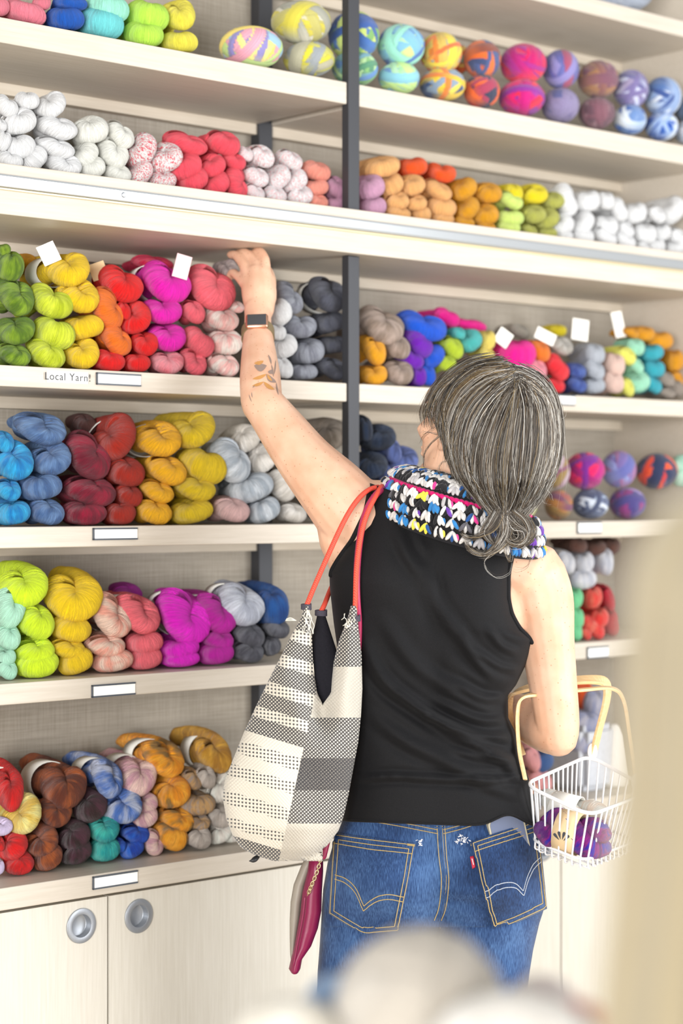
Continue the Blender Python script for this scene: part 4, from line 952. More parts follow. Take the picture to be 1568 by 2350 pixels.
def quad_pts(tl, tr, br, bl, bot=None):
    def f(u, v):
        x = (tl[0] * (1 - u) + tr[0] * u) * (1 - v) + (bl[0] * (1 - u) + br[0] * u) * v
        y = (tl[1] * (1 - u) + tr[1] * u) * (1 - v) + (bl[1] * (1 - u) + br[1] * u) * v
        if bot: y += v * bot[1] * (1 - abs(u - bot[0]) / (bot[0] if u < bot[0] else 1 - bot[0]))
        return x, y
    return f
def stitch(mb, pts, off, mi, r=.0008, n=None):
    """a row of single stitches"""
    Q = catmull(pts, n or max(12, int(sum(math.dist(a[:2], b[:2]) for a, b in zip(pts, pts[1:])) / 2.6)))
    L3 = [jq(x, y, off) for x, y in Q]
    for i in range(0, len(L3) - 1):
        a, b = Vector(L3[i]), Vector(L3[i + 1])
        mb.tube([a, a.lerp(b, .5), a.lerp(b, .80)], r, 5, mi, cap=False)
def line(a, b, n=6): return [(a[0] + (b[0] - a[0]) * i / n, a[1] + (b[1] - a[1]) * i / n) for i in range(n + 1)]
# left pocket and right pocket, with curved double stitching
pk = {'left': ((768, 1912), (955, 1935), (915, 2138), (757, 2096), (.5, 30)), 'right': ((1080, 1932), (1226, 1880), (1247, 2082), (1132, 2132), (.36, 2))}
for side, (tl, tr, br, bl, bot) in pk.items():
    f = quad_pts(tl, tr, br, bl, bot)
    po = .0028 if side == 'left' else .0072; so = po + .0008
    mbp = patch('back_pocket', f, 26, 26, po, None, None)
    inn = lambda u, v, m=.035: (m + u * (1 - 2 * m), m + v * (1 - 2 * m))
    for ins in (.025, .075):
        us = np.linspace(ins, 1 - ins, 12)
        for path in ([f(u, ins) for u in us], [f(u, 1 - ins) for u in us], [f(ins, v) for v in us], [f(1 - ins, v) for v in us]):
            stitch(mbp, path, so, 1)
    stitch(mbp, [f(u, .125) for u in np.linspace(.02, .98, 12)], so, 1)
    bulge = (.55, .52) if side == 'left' else (.68, .52)
    for dv in (0, .05):
        if side == 'left':
            A1 = [f(.06, .50 + dv), f(.20, .50 + dv), f(.34, .56 + dv), f(.46, .70 + dv)]; A2 = [f(.46, .70 + dv), f(.60, .60 + dv), f(.76, .57 + dv), f(.97, .60 + dv)]
        else:
            A1 = [f(.03, .57 + dv), f(.25, .54 + dv), f(.48, .58 + dv), f(.62, .70 + dv)]; A2 = [f(.62, .70 + dv), f(.72, .58 + dv), f(.84, .48 + dv), f(.97, .43 + dv)]
        stitch(mbp, A1, so, 1 if side == 'left' else 2); stitch(mbp, A2, so, 1 if side == 'left' else 2)
    o = mbp.build('back_pocket', [M_DEN, M_THREAD, M_THREADW], jeans)
mb = MB()
for dx in (-9, 3, 9): stitch(mb, [(1012 + dx, 1895), (1016 + dx, 1960), (1022 + dx, 2020), (1016 + dx, 2080), (1005 + dx, 2112)], .0012, 0)
for dy in (0, 9):
    stitch(mb, [(800, 1868 + dy), (900, 1884 + dy), (1005, 1904 + dy)], .0012, 0); stitch(mb, [(1018, 1904 + dy), (1070, 1890 + dy), (1130, 1868 + dy)], .0012, 0)
for p0, p1 in (((935, 1937), (953, 1939)), ((1080, 1938), (1096, 1934))):
    for dy in (0, 3): stitch(mb, line((p0[0], p0[1] + dy), (p1[0], p1[1] + dy)), .0042, 0)
# frayed hole beside the right pocket
rng = np.random.RandomState(3)
for i in range(34):
    x, y = 1062 + rng.randn() * 9, 1926 + rng.randn() * 5; a = rng.rand() * 3.1
    stitch(mb, [(x, y), (x + 7 * math.cos(a), y + 5 * math.sin(a))], .0012, 1, .0006, 4)
for i in range(14):
    x, y = 963 + rng.randn() * 3, 1934 + rng.randn() * 5; stitch(mb, [(x, y), (x + 5, y + rng.randn() * 3)], .0014, 1, .0006, 4)
mb.build('stitching', [M_THREAD, M_WHITE], jeans)
# raised centre seam and yoke seam, belt loop
mb = MB()
Q = catmull([(1012, 1893), (1017, 1960), (1023, 2020), (1017, 2080), (1008, 2112)], 40)
mb.tube([jq(x, y, .0006) for x, y in Q], .0022, 8, flat=1)
for A1 in ([(800, 1864), (900, 1880), (1008, 1900)], [(1014, 1900), (1070, 1886), (1130, 1864)]):
    mb.tube([jq(x, y, .0004) for x, y in catmull(A1, 24)], .0018, 8)
mb.build('seam', M_DEN, jeans)
m2 = patch('tab', quad_pts((1079, 1967), (1087, 1965), (1092, 1990), (1085, 1994)), 4, 6, .0040, None, None)
stitch(m2, [(1084, 1972), (1088, 1986)], .0046, 1, .0009, 6)
m2.build('red_tab', [M_RED, M_WHITE], jeans)['label'] = 'small red pocket tab'

# ---- tank top
TL = [(0, 848, 1108), (.06, 835, 1175), (.13, 805, 1238), (.2, 770, 1288), (.25, 756, 1313), (.3, 757, 1348), (.4, 766, 1430), (.5, 778, 1510), (.6, 788, 1590), (.7, 795, 1665), (.8, 798, 1740), (.9, 794, 1815), (1, 786, 1884)]
TR = [(0, 1186, 1232), (.06, 1180, 1275), (.13, 1170, 1325), (.2, 1170, 1375), (.25, 1178, 1410), (.3, 1199, 1447), (.34, 1226, 1470), (.38, 1217, 1500), (.42, 1205, 1530), (.48, 1185, 1572), (.52, 1166, 1596), (.6, 1167, 1648), (.65, 1181, 1675), (.74, 1197, 1735), (.83, 1216, 1793), (.9, 1223, 1847), (1, 1239, 1900)]
YT = 3.42
def edge(tab, t): return (float(np.interp(t, [e[0] for e in tab], [e[1] for e in tab])), float(np.interp(t, [e[0] for e in tab], [e[2] for e in tab])))
FOLDS = [  # polylines in photo pixels: width, height
    ([(838, 1480), (880, 1560), (960, 1625), (1060, 1690), (1160, 1745), (1205, 1800)], 15, .0105),
    ([(905, 1200), (935, 1270), (975, 1330), (1010, 1400), (1090, 1500), (1160, 1570)], 16, .0065),
    ([(850, 1640), (930, 1700), (1010, 1740), (1100, 1790), (1210, 1835)], 16, .006),
    ([(880, 1420), (950, 1520), (1050, 1590), (1150, 1640)], 18, .006),
    ([(1190, 1500), (1150, 1480), (1120, 1440)], 9, .005), ([(1200, 1540), (1150, 1530), (1090, 1490)], 9, .005), ([(1168, 1600), (1110, 1600), (1040, 1560)], 11, .007),
    ([(1166, 1650), (1100, 1650), (1010, 1610)], 10, .006), ([(1182, 1690), (1110, 1690), (1000, 1650), (920, 1590)], 11, .0075), ([(1196, 1740), (1120, 1740), (1040, 1720)], 10, .005),
    ([(800, 1790), (900, 1782), (1020, 1788), (1140, 1790), (1215, 1780)], 9, .006), ([(1060, 1440), (1080, 1500), (1130, 1560)], 10, .004), ([(960, 1230), (985, 1300), (1000, 1360)], 10, .004)]
FD = [(catmull(p, 40), w, h) for p, w, h in FOLDS]
def fold(px, py):
    s = 0
    for Q, w, h in FD:
        d2 = (Q[:, 0] - px) ** 2 + (Q[:, 1] - py) ** 2; i = int(np.argmin(d2)); e = d2[i] / (w * w)
        if e > 16: continue
        end = min(1.0, min(i, len(Q) - 1 - i) / 9 + .15)
        s += 1.3 * h * end * (math.exp(-e) - .55 * math.exp(-((math.sqrt(e) - 1.5) ** 2) * 1.6))
    return s
def hem_y(px, t): return 26 * math.exp(-((px - 1168) / 42) ** 2) * max(0, (t - .86) / .14) ** 2
mb = MB(); V = []; nt_, k = 150, 132
for i in range(nt_):
    t = i / (nt_ - 1); l, r = edge(TL, t), edge(TR, t)
    T = np.interp(t, [0, .1, .25, .4, .6, .8, 1], [.076, .088, .098, .100, .100, .112, .122])
    for j in range(k):
        a = 2 * math.pi * j / k; c = math.cos(a); s = math.sin(a)
        c2 = math.copysign(abs(c) ** .8, c); u = (c2 + 1) / 2
        px, py = l[0] + (r[0] - l[0]) * u, l[1] + (r[1] - l[1]) * u
        py -= hem_y(px, t)
        q = W(px, py, YT)
        if s <= 0:
            Y = YT - T * abs(s) ** float(np.interp(t, [0, .22, .36], [.40, .46, .72]))
            Y -= .012 * bump2(px, py, 900, 1310, 80, 90) + .010 * bump2(px, py, 1110, 1380, 70, 90)
            Y += .008 * bump2(px, py, 1000, 1500, 26, 220) * (1 - c2 * c2)
            Y -= fold(px, py) * min(1, abs(s) * 2.2)
        else:
            Y = YT + T * abs(s) ** .8 + .03 * bump2(px, py, 985, 1420, 170, 120)
        V.append(tuple(W(px, py, Y)) if s <= 0 else (q.x, Y, q.z))
Fc = [(i * k + j, i * k + (j + 1) % k, (i + 1) * k + (j + 1) % k, (i + 1) * k + j) for i in range(nt_ - 1) for j in range(k)]
Fc.append(tuple(range(k)))
mb.add(V, Fc)
def jersey():
    m, nt, N, L, b = new_mat('black_jersey'); b.inputs['Roughness'].default_value = .75; b.inputs['Specular IOR Level'].default_value = .22
    b.inputs['Sheen Weight'].default_value = .04; b.inputs['Sheen Roughness'].default_value = .5
    tc = N.new('ShaderNodeTexCoord'); z = N.new('ShaderNodeTexNoise'); z.inputs['Scale'].default_value = 700; z.inputs['Detail'].default_value = 2
    L.new(tc.outputs['Object'], z.inputs['Vector']); rp = N.new('ShaderNodeValToRGB'); e = rp.color_ramp.elements; e[0].position = .35; e[0].color = lin('08080A'); e[1].position = .75; e[1].color = lin('111013')
    L.new(z.outputs['Fac'], rp.inputs['Fac']); L.new(rp.outputs['Color'], b.inputs['Base Color'])
    bp = N.new('ShaderNodeBump'); bp.inputs['Strength'].default_value = .1; bp.inputs['Distance'].default_value = .001; L.new(z.outputs['Fac'], bp.inputs['Height']); L.new(bp.outputs['Normal'], b.inputs['Normal'])
    return m
M_JER = jersey()
tank = mb.build('tank_top', M_JER, person); tank['label'] = 'black sleeveless tank top'
BV['tank'] = bvh_of(tank)
# ribbed binding round the right armhole and the left one
for tab, t0, t1, sg in ((TR, 0, .345, -1), (TL, .02, .26, 1)):
    C = []
    for t in np.linspace(t0, t1, 40):
        x, y = edge(tab, t); C.append(surf(x + sg * 4, y, .0005, ('tank', 'body'), YT - .06))
    C = np.array(C); 
    for _ in range(4): C[1:-1] = (C[:-2] + 2 * C[1:-1] + C[2:]) / 4
    mb = MB(); mb.tube(C, .0042, 10); mb.build('armhole_binding', M_JER, tank)
mb = MB(); C = []
for u in np.linspace(.02, .98, 60):
    x = edge(TL, 1)[0] * (1 - u) + edge(TR, 1)[0] * u; y = edge(TL, 1)[1] * (1 - u) + edge(TR, 1)[1] * u
    C.append(surf(x, y - hem_y(x, 1) - 1.5, .0005, ('tank',), 3.40))
mb.tube(C, .0022, 8); mb.build('hem', M_JER, tank)
# plain shoes under the trouser legs
mb = MB()
for sx in (-1, 1):
    A_l = np.array([(.155 + sx * .10, 3.40, .042, .036), (.155 + sx * .10, 3.45, .050, .043), (.155 + sx * .105, 3.52, .042, .042), (.155 + sx * .11, 3.61, .034, .033)])
    Q = catmull(A_l, 16); mb = MB(); mb.tube(Q[:, :3], Q[:, 3], 16); mb.build('shoe', M_BLACK, person)

# ---- crocheted cowl round the neck
NC = W(1052, 1150, 3.42)
def cowl_pt(th, t, off=0.0):
    """th: angle round the neck (-90 deg = towards the camera), t: 0 inner upper rim .. 1 outer lower rim"""
    ri = .076 + .062 * math.sin(t * math.pi * .5) + off
    z = .034 - .090 * t ** 1.2 + .016 * math.sin(math.pi * t) + off * .4
    c, s = math.cos(th), math.sin(th)
    x, y = ri * c * 1.02, ri * s * (1.06 if s < 0 else .92)
    if s < 0: z -= .020 * (-s) * t
    z += -x * .26                                    # the left shoulder is raised
    return Vector((NC.x + x + .004, NC.y + y, NC.z + z))
PALC = [lin(h)[:3] for h in ('C9C5C1', 'E4E0DC', '1C1B1E', '2F78B4', '234F8C', 'E8D94A', 'D83C8C', '6A3CA0', 'B4B0B0', '5C5A60')]
rng = np.random.RandomState(11)
V, Fc, CC = [], [], []
def puff(c, ex, ey, ez, rx, ry, rz, col):
    n0 = len(V); m, k = 6, 8
    for i in range(m + 1):
        p = min(max(math.pi * i / m, .12), math.pi - .12)
        for j in range(k):
            a = 2 * math.pi * j / k
            q = c + ex * (rx * math.sin(p) * math.cos(a)) + ey * (ry * math.cos(p)) + ez * (rz * math.sin(p) * math.sin(a))
            V.append(tuple(q)); cc = np.array(col) * rng.uniform(.72, 1.12); CC.append((*np.clip(cc, 0, 1), 1))
    for i in range(m):
        for j in range(k): Fc.append((n0 + i * k + j, n0 + i * k + (j + 1) % k, n0 + (i + 1) * k + (j + 1) % k, n0 + (i + 1) * k + j))
    Fc.append(tuple(n0 + j for j in range(k))); Fc.append(tuple(n0 + m * k + j for j in range(k - 1, -1, -1)))
# base fabric
nb, nt2 = 90, 10
for i in range(nb):
    for j in range(nt2):
        V.append(tuple(cowl_pt(2 * math.pi * i / nb, j / (nt2 - 1), -.004))); CC.append((*PALC[2], 1))
for i in range(nb):
    for j in range(nt2 - 1): a, b2 = i * nt2 + j, ((i + 1) % nb) * nt2 + j; Fc.append((a, b2, b2 + 1, a + 1))
ROWS = [(.03, 'dark'), (.12, 'mix'), (.22, 'white'), (.32, 'darkmix'), (.40, 'mix'), (.505, 'pink'), (.61, 'darkmix'), (.71, 'white'), (.82, 'mix'), (.94, 'blue')]
for t, kind in ROWS:
    nn = 40 if kind != 'pink' else 90
    for i in range(nn):
        th = 2 * math.pi * (i + .5 * (int(t * 100) % 2)) / nn
        c = cowl_pt(th, t, .0035); ex = (cowl_pt(th + .02, t) - cowl_pt(th - .02, t)).normalized(); ey = (cowl_pt(th, min(1, t + .03)) - cowl_pt(th, t - .03)).normalized(); ez = ex.cross(ey)
        if kind == 'pink':
            puff(c + ez * .0095, ex, ey, ez, .0066, .0054, .0050, lin('D8186E')[:3]); continue
        w = {'dark': [.1, 0, .7, .05, .05, .02, .08], 'mix': [.32, .18, .2, .14, .06, .03, .03], 'white': [.42, .28, .14, .08, .05, .03], 'darkmix': [.25, .1, .4, .10, .06, .03], 'blue': [.26, .14, .12, .22, .14, .04, .03]}[kind]
        w = w + [.03] * (10 - len(w)); w = np.array(w) / sum(w)
        base = rng.choice(10, p=w)
        for q in (-1, 0, 1):
            cc = PALC[base if rng.rand() < .75 else rng.choice(10, p=w)]
            d = (ey + ex * (q * .55 + rng.randn() * .22)).normalized()
            puff(c + ex * (q * .0050) + ez * (.001 * (1 - abs(q)) + rng.uniform(-.001, .001)), d.cross(ez), d, ez, .0040, .0098, .0046, cc)
        puff(c + ex * .0085 + ez * .0005, ex, ey, ez, .0034, .0060, .0034, PALC[rng.choice(10, p=w)])
cowl = from_np('cowl', V, Fc, col_mat('crochet_yarn', .9, 0), person, col=CC)
cowl['label'] = 'crocheted multicolour cowl scarf with a hot pink stripe'
bm = bmesh.new(); bm.from_mesh(cowl.data); bmesh.ops.recalc_face_normals(bm, faces=bm.faces); bm.to_mesh(cowl.data); bm.free()

# ---- hair: scalp volume and strands
hx = lambda x, y: (830 + x / 3.015, 780 + y / 3.015)
HCEN = W(1118, 990, 3.415); HR = (.121, .125, .133)
def hair_depth(px, py, lift=0.0):
    k = 1.0
    for _ in range(2):
        Y = HCEN.y - .06; q = W(px, py, Y)
        dx, dz = (q.x - HCEN.x) / HR[0], (q.z - HCEN.z) / HR[2]
    e = 1 - dx * dx - dz * dz
    if dz < 0: e = 1 - dx * dx - dz * dz * .45
    Y = HCEN.y - (HR[1] + lift) * math.sqrt(max(e, .0)) 
    return Y
mb = MB(); V = []
m, k = 22, 40
for i in range(m + 1):
    p = min(max(math.pi * i / m, .04), math.pi - .04)
    for j in range(k):
        a = 2 * math.pi * j / k
        x, y, z = math.sin(p) * math.cos(a), math.sin(p) * math.sin(a), math.cos(p)
        r = .94
        fx = .62 * (-x) + .60 * y          # how far towards the face
        if fx > .12 and z < .6: r = .94 - .75 * min(1, (fx - .12) / .3) * min(1, (.6 - z) / .3)
        if z < -.35: r *= 1 - .35 * (-.35 - z)
        V.append((HCEN.x + .004 + HR[0] * x * r, HCEN.y + HR[1] * y * r, HCEN.z + HR[2] * z * r))
mb.add(V, [(i * k + j, i * k + (j + 1) % k, (i + 1) * k + (j + 1) % k, (i + 1) * k + j) for i in range(m) for j in range(k)])
# gathered lower part
Q = catmull([(*W(1140, 1060, 3.395), .062), (*W(1160, 1120, 3.375), .050), (*W(1170, 1175, 3.315), .030), (*W(1168, 1215, 3.288), .024), (*W(1150, 1240, 3.285), .014)], 18); mb.tube(Q[:, :3], Q[:, 3], 16)
Q = catmull([(*W(1165, 1190, 3.296), .022), (*W(1195, 1205, 3.292), .022), (*W(1205, 1230, 3.288), .017), (*W(1192, 1245, 3.286), .01)], 12); mb.tube(Q[:, :3], Q[:, 3], 14)
GUIDES = [  # crop pixels of the head close-up, front of the head first
    [(930, 108), (740, 145), (590, 240), (480, 350), (415, 490), (425, 600)],
    [(960, 125), (780, 165), (630, 270), (540, 400), (520, 500), (560, 600)],
    [(1000, 150), (830, 190), (690, 310), (610, 450), (580, 600), (610, 740), (640, 860)],
    [(1030, 190), (870, 250), (720, 390), (650, 560), (630, 720), (655, 880), (720, 1010)],
    [(1050, 225), (910, 315), (770, 480), (700, 680), (690, 860), (760, 1030), (890, 1180)],
    [(1065, 245), (960, 380), (865, 590), (815, 790), (830, 990), (905, 1140), (955, 1250)],
    [(1085, 262), (1030, 440), (970, 650), (935, 850), (945, 1050), (980, 1190), (965, 1290)],
    [(1110, 268), (1110, 440), (1090, 650), (1070, 850), (1055, 1050), (1020, 1200), (970, 1320)],
    [(1135, 262), (1205, 410), (1215, 620), (1195, 820), (1150, 1020), (1085, 1180), (1020, 1290)],
    [(1140, 240), (1270, 370), (1310, 590), (1300, 780), (1250, 960), (1165, 1130), (1065, 1260)],
    [(1110, 195), (1240, 270), (1330, 430), (1358, 620), (1345, 780), (1300, 940), (1215, 1090), (1110, 1210)],
    [(1060, 165), (1190, 205), (1325, 360), (1375, 580), (1368, 780), (1328, 940), (1250, 1070), (1160, 1180)]]
GS = [catmull(g, 18) + np.c_[np.zeros(18), 34 * (1 - np.linspace(0, 1, 18)) ** 2] for g in GUIDES]
TAIL = [[(985, 1190), (985, 1320), (935, 1420), (850, 1480), (760, 1455), (715, 1390)], [(1010, 1200), (1010, 1330), (955, 1430), (870, 1488), (790, 1478)],
        [(1030, 1210), (1080, 1270), (1150, 1330), (1130, 1400), (1060, 1410), (1000, 1365), (1010, 1290)], [(1060, 1190), (1130, 1250), (1160, 1340), (1090, 1420), (1010, 1400), (985, 1330)],
        [(960, 1200), (900, 1300), (830, 1350), (740, 1370), (690, 1340)], [(1000, 1210), (1040, 1290), (1110, 1310), (1120, 1370), (1060, 1390), (1030, 1340), (1060, 1300)],
        [(950, 1170), (900, 1260), (860, 1330), (900, 1400), (960, 1430)]]
LOOSE = [[(1040, 1380), (1110, 1420), (1165, 1480), (1150, 1560), (1090, 1590), (1050, 1585)], [(890, 1480), (855, 1530), (880, 1600), (950, 1640), (1030, 1610), (1050, 1540)], [(990, 1420), (1000, 1490), (1030, 1530), (1035, 1480), (1010, 1420)],
         [(1340, 560), (1390, 540), (1400, 500)], [(1290, 940), (1250, 1050), (1270, 1120), (1330, 1130)], [(1310, 900), (1330, 960), (1280, 1010), (1230, 1000)], [(1240, 990), (1300, 1050), (1320, 1100)],
         [(560, 640), (470, 720), (430, 780), (425, 860), (435, 905)], [(520, 600), (440, 670), (410, 720)], [(540, 660), (450, 640), (415, 660)], [(960, 740), (860, 740), (820, 800), (760, 860), (680, 890)], [(1030, 600), (1070, 580), (1100, 480)],
         [(620, 830), (560, 840), (530, 900), (560, 960)]]
rng = np.random.RandomState(5)
HP = [np.array(lin(h)[:3]) for h in ('241D18', '332A22', '453B31', '62584C', '857C70', 'ADA79D', 'D0CCC4', '6C563A', '8E7852')]
V, Fc, CC = [], [], []
def strand(P3, r, col):
    P3 = np.asarray(P3); n = len(P3); T = np.gradient(P3, axis=0); T /= np.linalg.norm(T, axis=1)[:, None] + 1e-12
    A = np.cross(T, (0, 1, 0)); A /= np.linalg.norm(A, axis=1)[:, None] + 1e-9; B = np.cross(T, A); n0 = len(V)
    rr = r * np.minimum(1, np.linspace(2.2, .25, n))
    for i in range(n):
        for a in (0, 2.094, 4.189): V.append(tuple(P3[i] + rr[i] * (math.cos(a) * A[i] + math.sin(a) * B[i]))); CC.append((*col, 1))
    for i in range(n - 1):
        for j in range(3): Fc.append((n0 + i * 3 + j, n0 + i * 3 + (j + 1) % 3, n0 + i * 3 + 3 + (j + 1) % 3, n0 + i * 3 + 3 + j))
def place_strand(Q, lift, seedcol, r=.00042):
    out = []
    for x, y in Q:
        px, py = hx(x, y); Y = hair_depth(px, py) - lift
        f = np.clip((y - 950) / 250, 0, 1)
        f = f * f * (3 - 2 * f)
        Y = Y * (1 - f) + (3.264 - lift) * f if True else Y
        out.append(W(px, py, Y))
    strand(out, r, seedcol)
def pickcol(u, y=0):
    w = np.array([.10, .13, .17, .17, .14, .10, .07, .07, .05])
    if u > .75: w = np.array([.06, .08, .13, .19, .20, .16, .11, .04, .03])
    if u < .3: w = np.array([.08, .12, .16, .14, .11, .08, .05, .14, .12])
    return HP[rng.choice(9, p=w / w.sum())] * rng.uniform(.8, 1.1)
NCL = 230
CLU = [(rng.uniform(.15, 1) if rng.rand() < .94 else rng.uniform(0, .15), rng.uniform(4, 26), rng.rand() * 6.28, rng.uniform(.5, 1.3), rng.randn() * 15, rng.randn() * 16, rng.uniform(.6, 1.25), rng.uniform(-.006, .008)) for q in range(NCL)]
for s_ in range(5600):
    cu, amp, ph, fr, cdx, cdy, cb, cl_ = CLU[rng.randint(NCL)]
    u = float(np.clip(cu + rng.randn() * .012, 0, 1)); g = u * (len(GS) - 1); i = min(int(g), len(GS) - 2); f = g - i
    Q = GS[i] * (1 - f) + GS[i + 1] * f
    tt = np.linspace(0, 1, len(Q)); dx = cdx + rng.randn() * 5; dy = cdy + rng.randn() * 6
    if rng.rand() < .08: amp *= 1.7; ph += 1.5
    Q = Q + np.c_[(amp * np.sin(fr * 6.28 * tt + ph) * (.3 + tt) + dx) * (.25 + .75 * tt), (amp * .5 * np.cos(fr * 6.28 * tt + ph) + dy)]
    Q = Q + (np.c_[rng.randn() * 20, rng.randn() * 15]) * ((1 - tt) ** 3)[:, None]
    a, b2 = (0, len(Q)) if rng.rand() < .6 else (rng.randint(0, 5), rng.randint(11, 18))
    place_strand(Q[a:b2], cl_ + rng.uniform(-.004, .004), pickcol(u) * cb, rng.choice([.00034, .00045, .0006]))
for s_ in range(1500):
    g = TAIL[rng.randint(len(TAIL))]; Q = catmull(g, 22); tt = np.linspace(0, 1, 22)
    Q = Q + np.c_[rng.randn() * 22 * (.5 + .5 * np.sin(3 * tt + rng.rand() * 3)), rng.randn() * 20 * (.5 + .5 * np.cos(3 * tt + rng.rand() * 3))]
    place_strand(Q[:rng.randint(13, 23)], rng.uniform(-.012, .012), pickcol(rng.uniform(.2, .9)), rng.choice([.00034, .00045]))
for g in LOOSE:
    for q in range(4 if len(g) != 5 else 8):
        Q = catmull(g, 20) + rng.randn(1, 2) * 7 + np.cumsum(rng.randn(20, 2), axis=0) * 1.3
        place_strand(Q, .006, pickcol(rng.rand()), .0003)
for s_ in range(160):   # flyaways
    u = rng.rand(); g = u * (len(GS) - 1); i = min(int(g), len(GS) - 2); f = g - i
    Q = (GS[i] * (1 - f) + GS[i + 1] * f)[3:15]; Q = Q + np.linspace(0, 1, len(Q))[:, None] ** 2 * rng.randn(1, 2) * 65
    place_strand(Q, rng.uniform(.004, .012), pickcol(u), .00026)
Mh = col_mat('grey_brown_hair', .42, 0, sheen=0); Mh.node_tree.nodes['Principled BSDF'].inputs['Specular IOR Level'].default_value = .5
Mcap = plain('hair_under', '2A231E', .7)
cap = mb.build('hair', Mcap, person); cap['label'] = 'greying brown hair tied loosely at the nape'
from_np('hair_strands', V, Fc, Mh, cap, smooth=True, col=CC)

# ------------------------------------------------------------------ wristwatch
wc = Vector((*W(592, 768, 3.652),)); ax = (W(592, 728, 3.685) - W(592, 757, 3.660)).normalized()
nrm = Vector((0, -1, 0)); nrm = (nrm - ax * nrm.dot(ax)).normalized(); sx_ = ax.cross(nrm).normalized()
MW = Matrix((( *sx_, ), ( *ax, ), ( *nrm, ))).transposed().to_4x4()   # local x across, y along the arm, z outward
watch = empty('wristwatch', wc); watch.rotation_euler = MW.to_euler()
tag(watch, 'gold smartwatch with a dark square screen on the raised wrist', 'watch')
bm = bmesh.new(); box(bm, -.0205, .0205, -.0180, .0180, .0272, .0365, .0046); obj('case', bm, plain('rose_gold', 'D8A488', .3, .9), watch, True)
bm = bmesh.new(); box(bm, -.0172, .0172, -.0146, .0146, .0360, .0370, .0004); obj('screen', bm, plain('dark_glass', '3A3C40', .12, 0, .6), watch)
mb = MB()
aa = np.linspace(math.radians(58), math.radians(482 - 180 + 180 - 0), 40)
aa = np.linspace(math.radians(60), math.radians(-240), 44)
V = []
for a in aa:
    for (dr, dy) in ((0, -.011), (.0022, -.011), (.0022, .011), (0, .011)):
        r = .0283 + dr; V.append((r * math.cos(a), dy, r * math.sin(a)))
Fc = [(i * 4 + j, i * 4 + (j + 1) % 4, i * 4 + 4 + (j + 1) % 4, i * 4 + 4 + j) for i in range(43) for j in range(4)]
mb.add(V, Fc + [(0, 1, 2, 3), (175, 174, 173, 172)]); mb.build('strap', plain('olive_band', '7A6A4C', .6), watch, smooth=False)

# ------------------------------------------------------------------ phone in the back pocket
o0 = jq(1162, 1900, .0); o1 = jq(1162, 1900, .01); pn = (o1 - o0).normalized()
phone = empty('phone', (0, 0, 0)); rzp = min(.35, math.atan2(pn.x, -pn.y))
phone.rotation_euler = (math.radians(4), math.radians(-15), rzp)
Rp = phone.rotation_euler.to_matrix()
phone.location = o0 + pn * .0012 - (Rp @ Vector((0, 0, 1))) * .045
tag(phone, 'phone in a clear bumper case sticking out of the right back pocket', 'phone')
bm = bmesh.new(); box(bm, -.0330, .0330, -.0045, .0045, -.07, .07, .0); 
es = [e for e in bm.edges if abs(e.verts[0].co.x - e.verts[1].co.x) < 1e-6 and abs(e.verts[0].co.z - e.verts[1].co.z) < 1e-6]
bmesh.ops.bevel(bm, geom=es, offset=.011, segments=6, affect='EDGES', profile=.5)
obj('bumper_case', bm, plain('clear_bumper', 'B5AE98', .25, 0, .6), phone)
bm = bmesh.new(); box(bm, -.0300, .0300, -.0052, -.004, -.067, .067, .0)
es = [e for e in bm.edges if abs(e.verts[0].co.x - e.verts[1].co.x) < 1e-6 and abs(e.verts[0].co.z - e.verts[1].co.z) < 1e-6]
bmesh.ops.bevel(bm, geom=es, offset=.009, segments=6, affect='EDGES', profile=.5)
obj('back_glass', bm, plain('slate_glass', '66708A', .15, 0, .6), phone)

# ------------------------------------------------------------------ woven tote bag on the left shoulder
YB = 3.315
BL_ = [(1388, 700), (1420, 690), (1460, 668), (1500, 648), (1560, 617), (1620, 588), (1680, 560), (1730, 540), (1790, 516), (1830, 511), (1880, 520), (1915, 533), (1945, 552), (1965, 590), (1975, 628)]
BR_ = [(1388, 822), (1412, 820), (1440, 823), (1500, 830), (1580, 832), (1640, 829), (1700, 823), (1760, 812), (1820, 801), (1870, 790), (1905, 778), (1940, 752), (1960, 725), (1972, 690), (1977, 655)]
VL_ = [(1388, 709), (1420, 712), (1460, 716), (1500, 718), (1550, 722), (1590, 728), (1615, 740)]
VR_ = [(1388, 806), (1412, 800), (1440, 790), (1470, 778), (1520, 766), (1560, 762), (1590, 760), (1615, 742)]
NOTCH = 1615
mb = MB(); UVb = []
nr_, mcol = 86, 20
ys = np.concatenate([np.linspace(1390, NOTCH, 34), np.linspace(NOTCH + 6, 1976, 52)])
def bag_T(y): return float(np.interp(y, [1390, 1500, 1600, 1700, 1800, 1900, 1950, 1976], [.012, .022, .040, .066, .080, .074, .050, .012]))
def wrink(px, py):
    return .010 * math.sin((px - .35 * py) * .05) * math.exp(-((py - 1590) / 70) ** 2) + .004 * math.sin(px * .07 + py * .045) * math.exp(-((py - 1945) / 30) ** 2) + .004 * math.sin(px * .035 - py * .02)
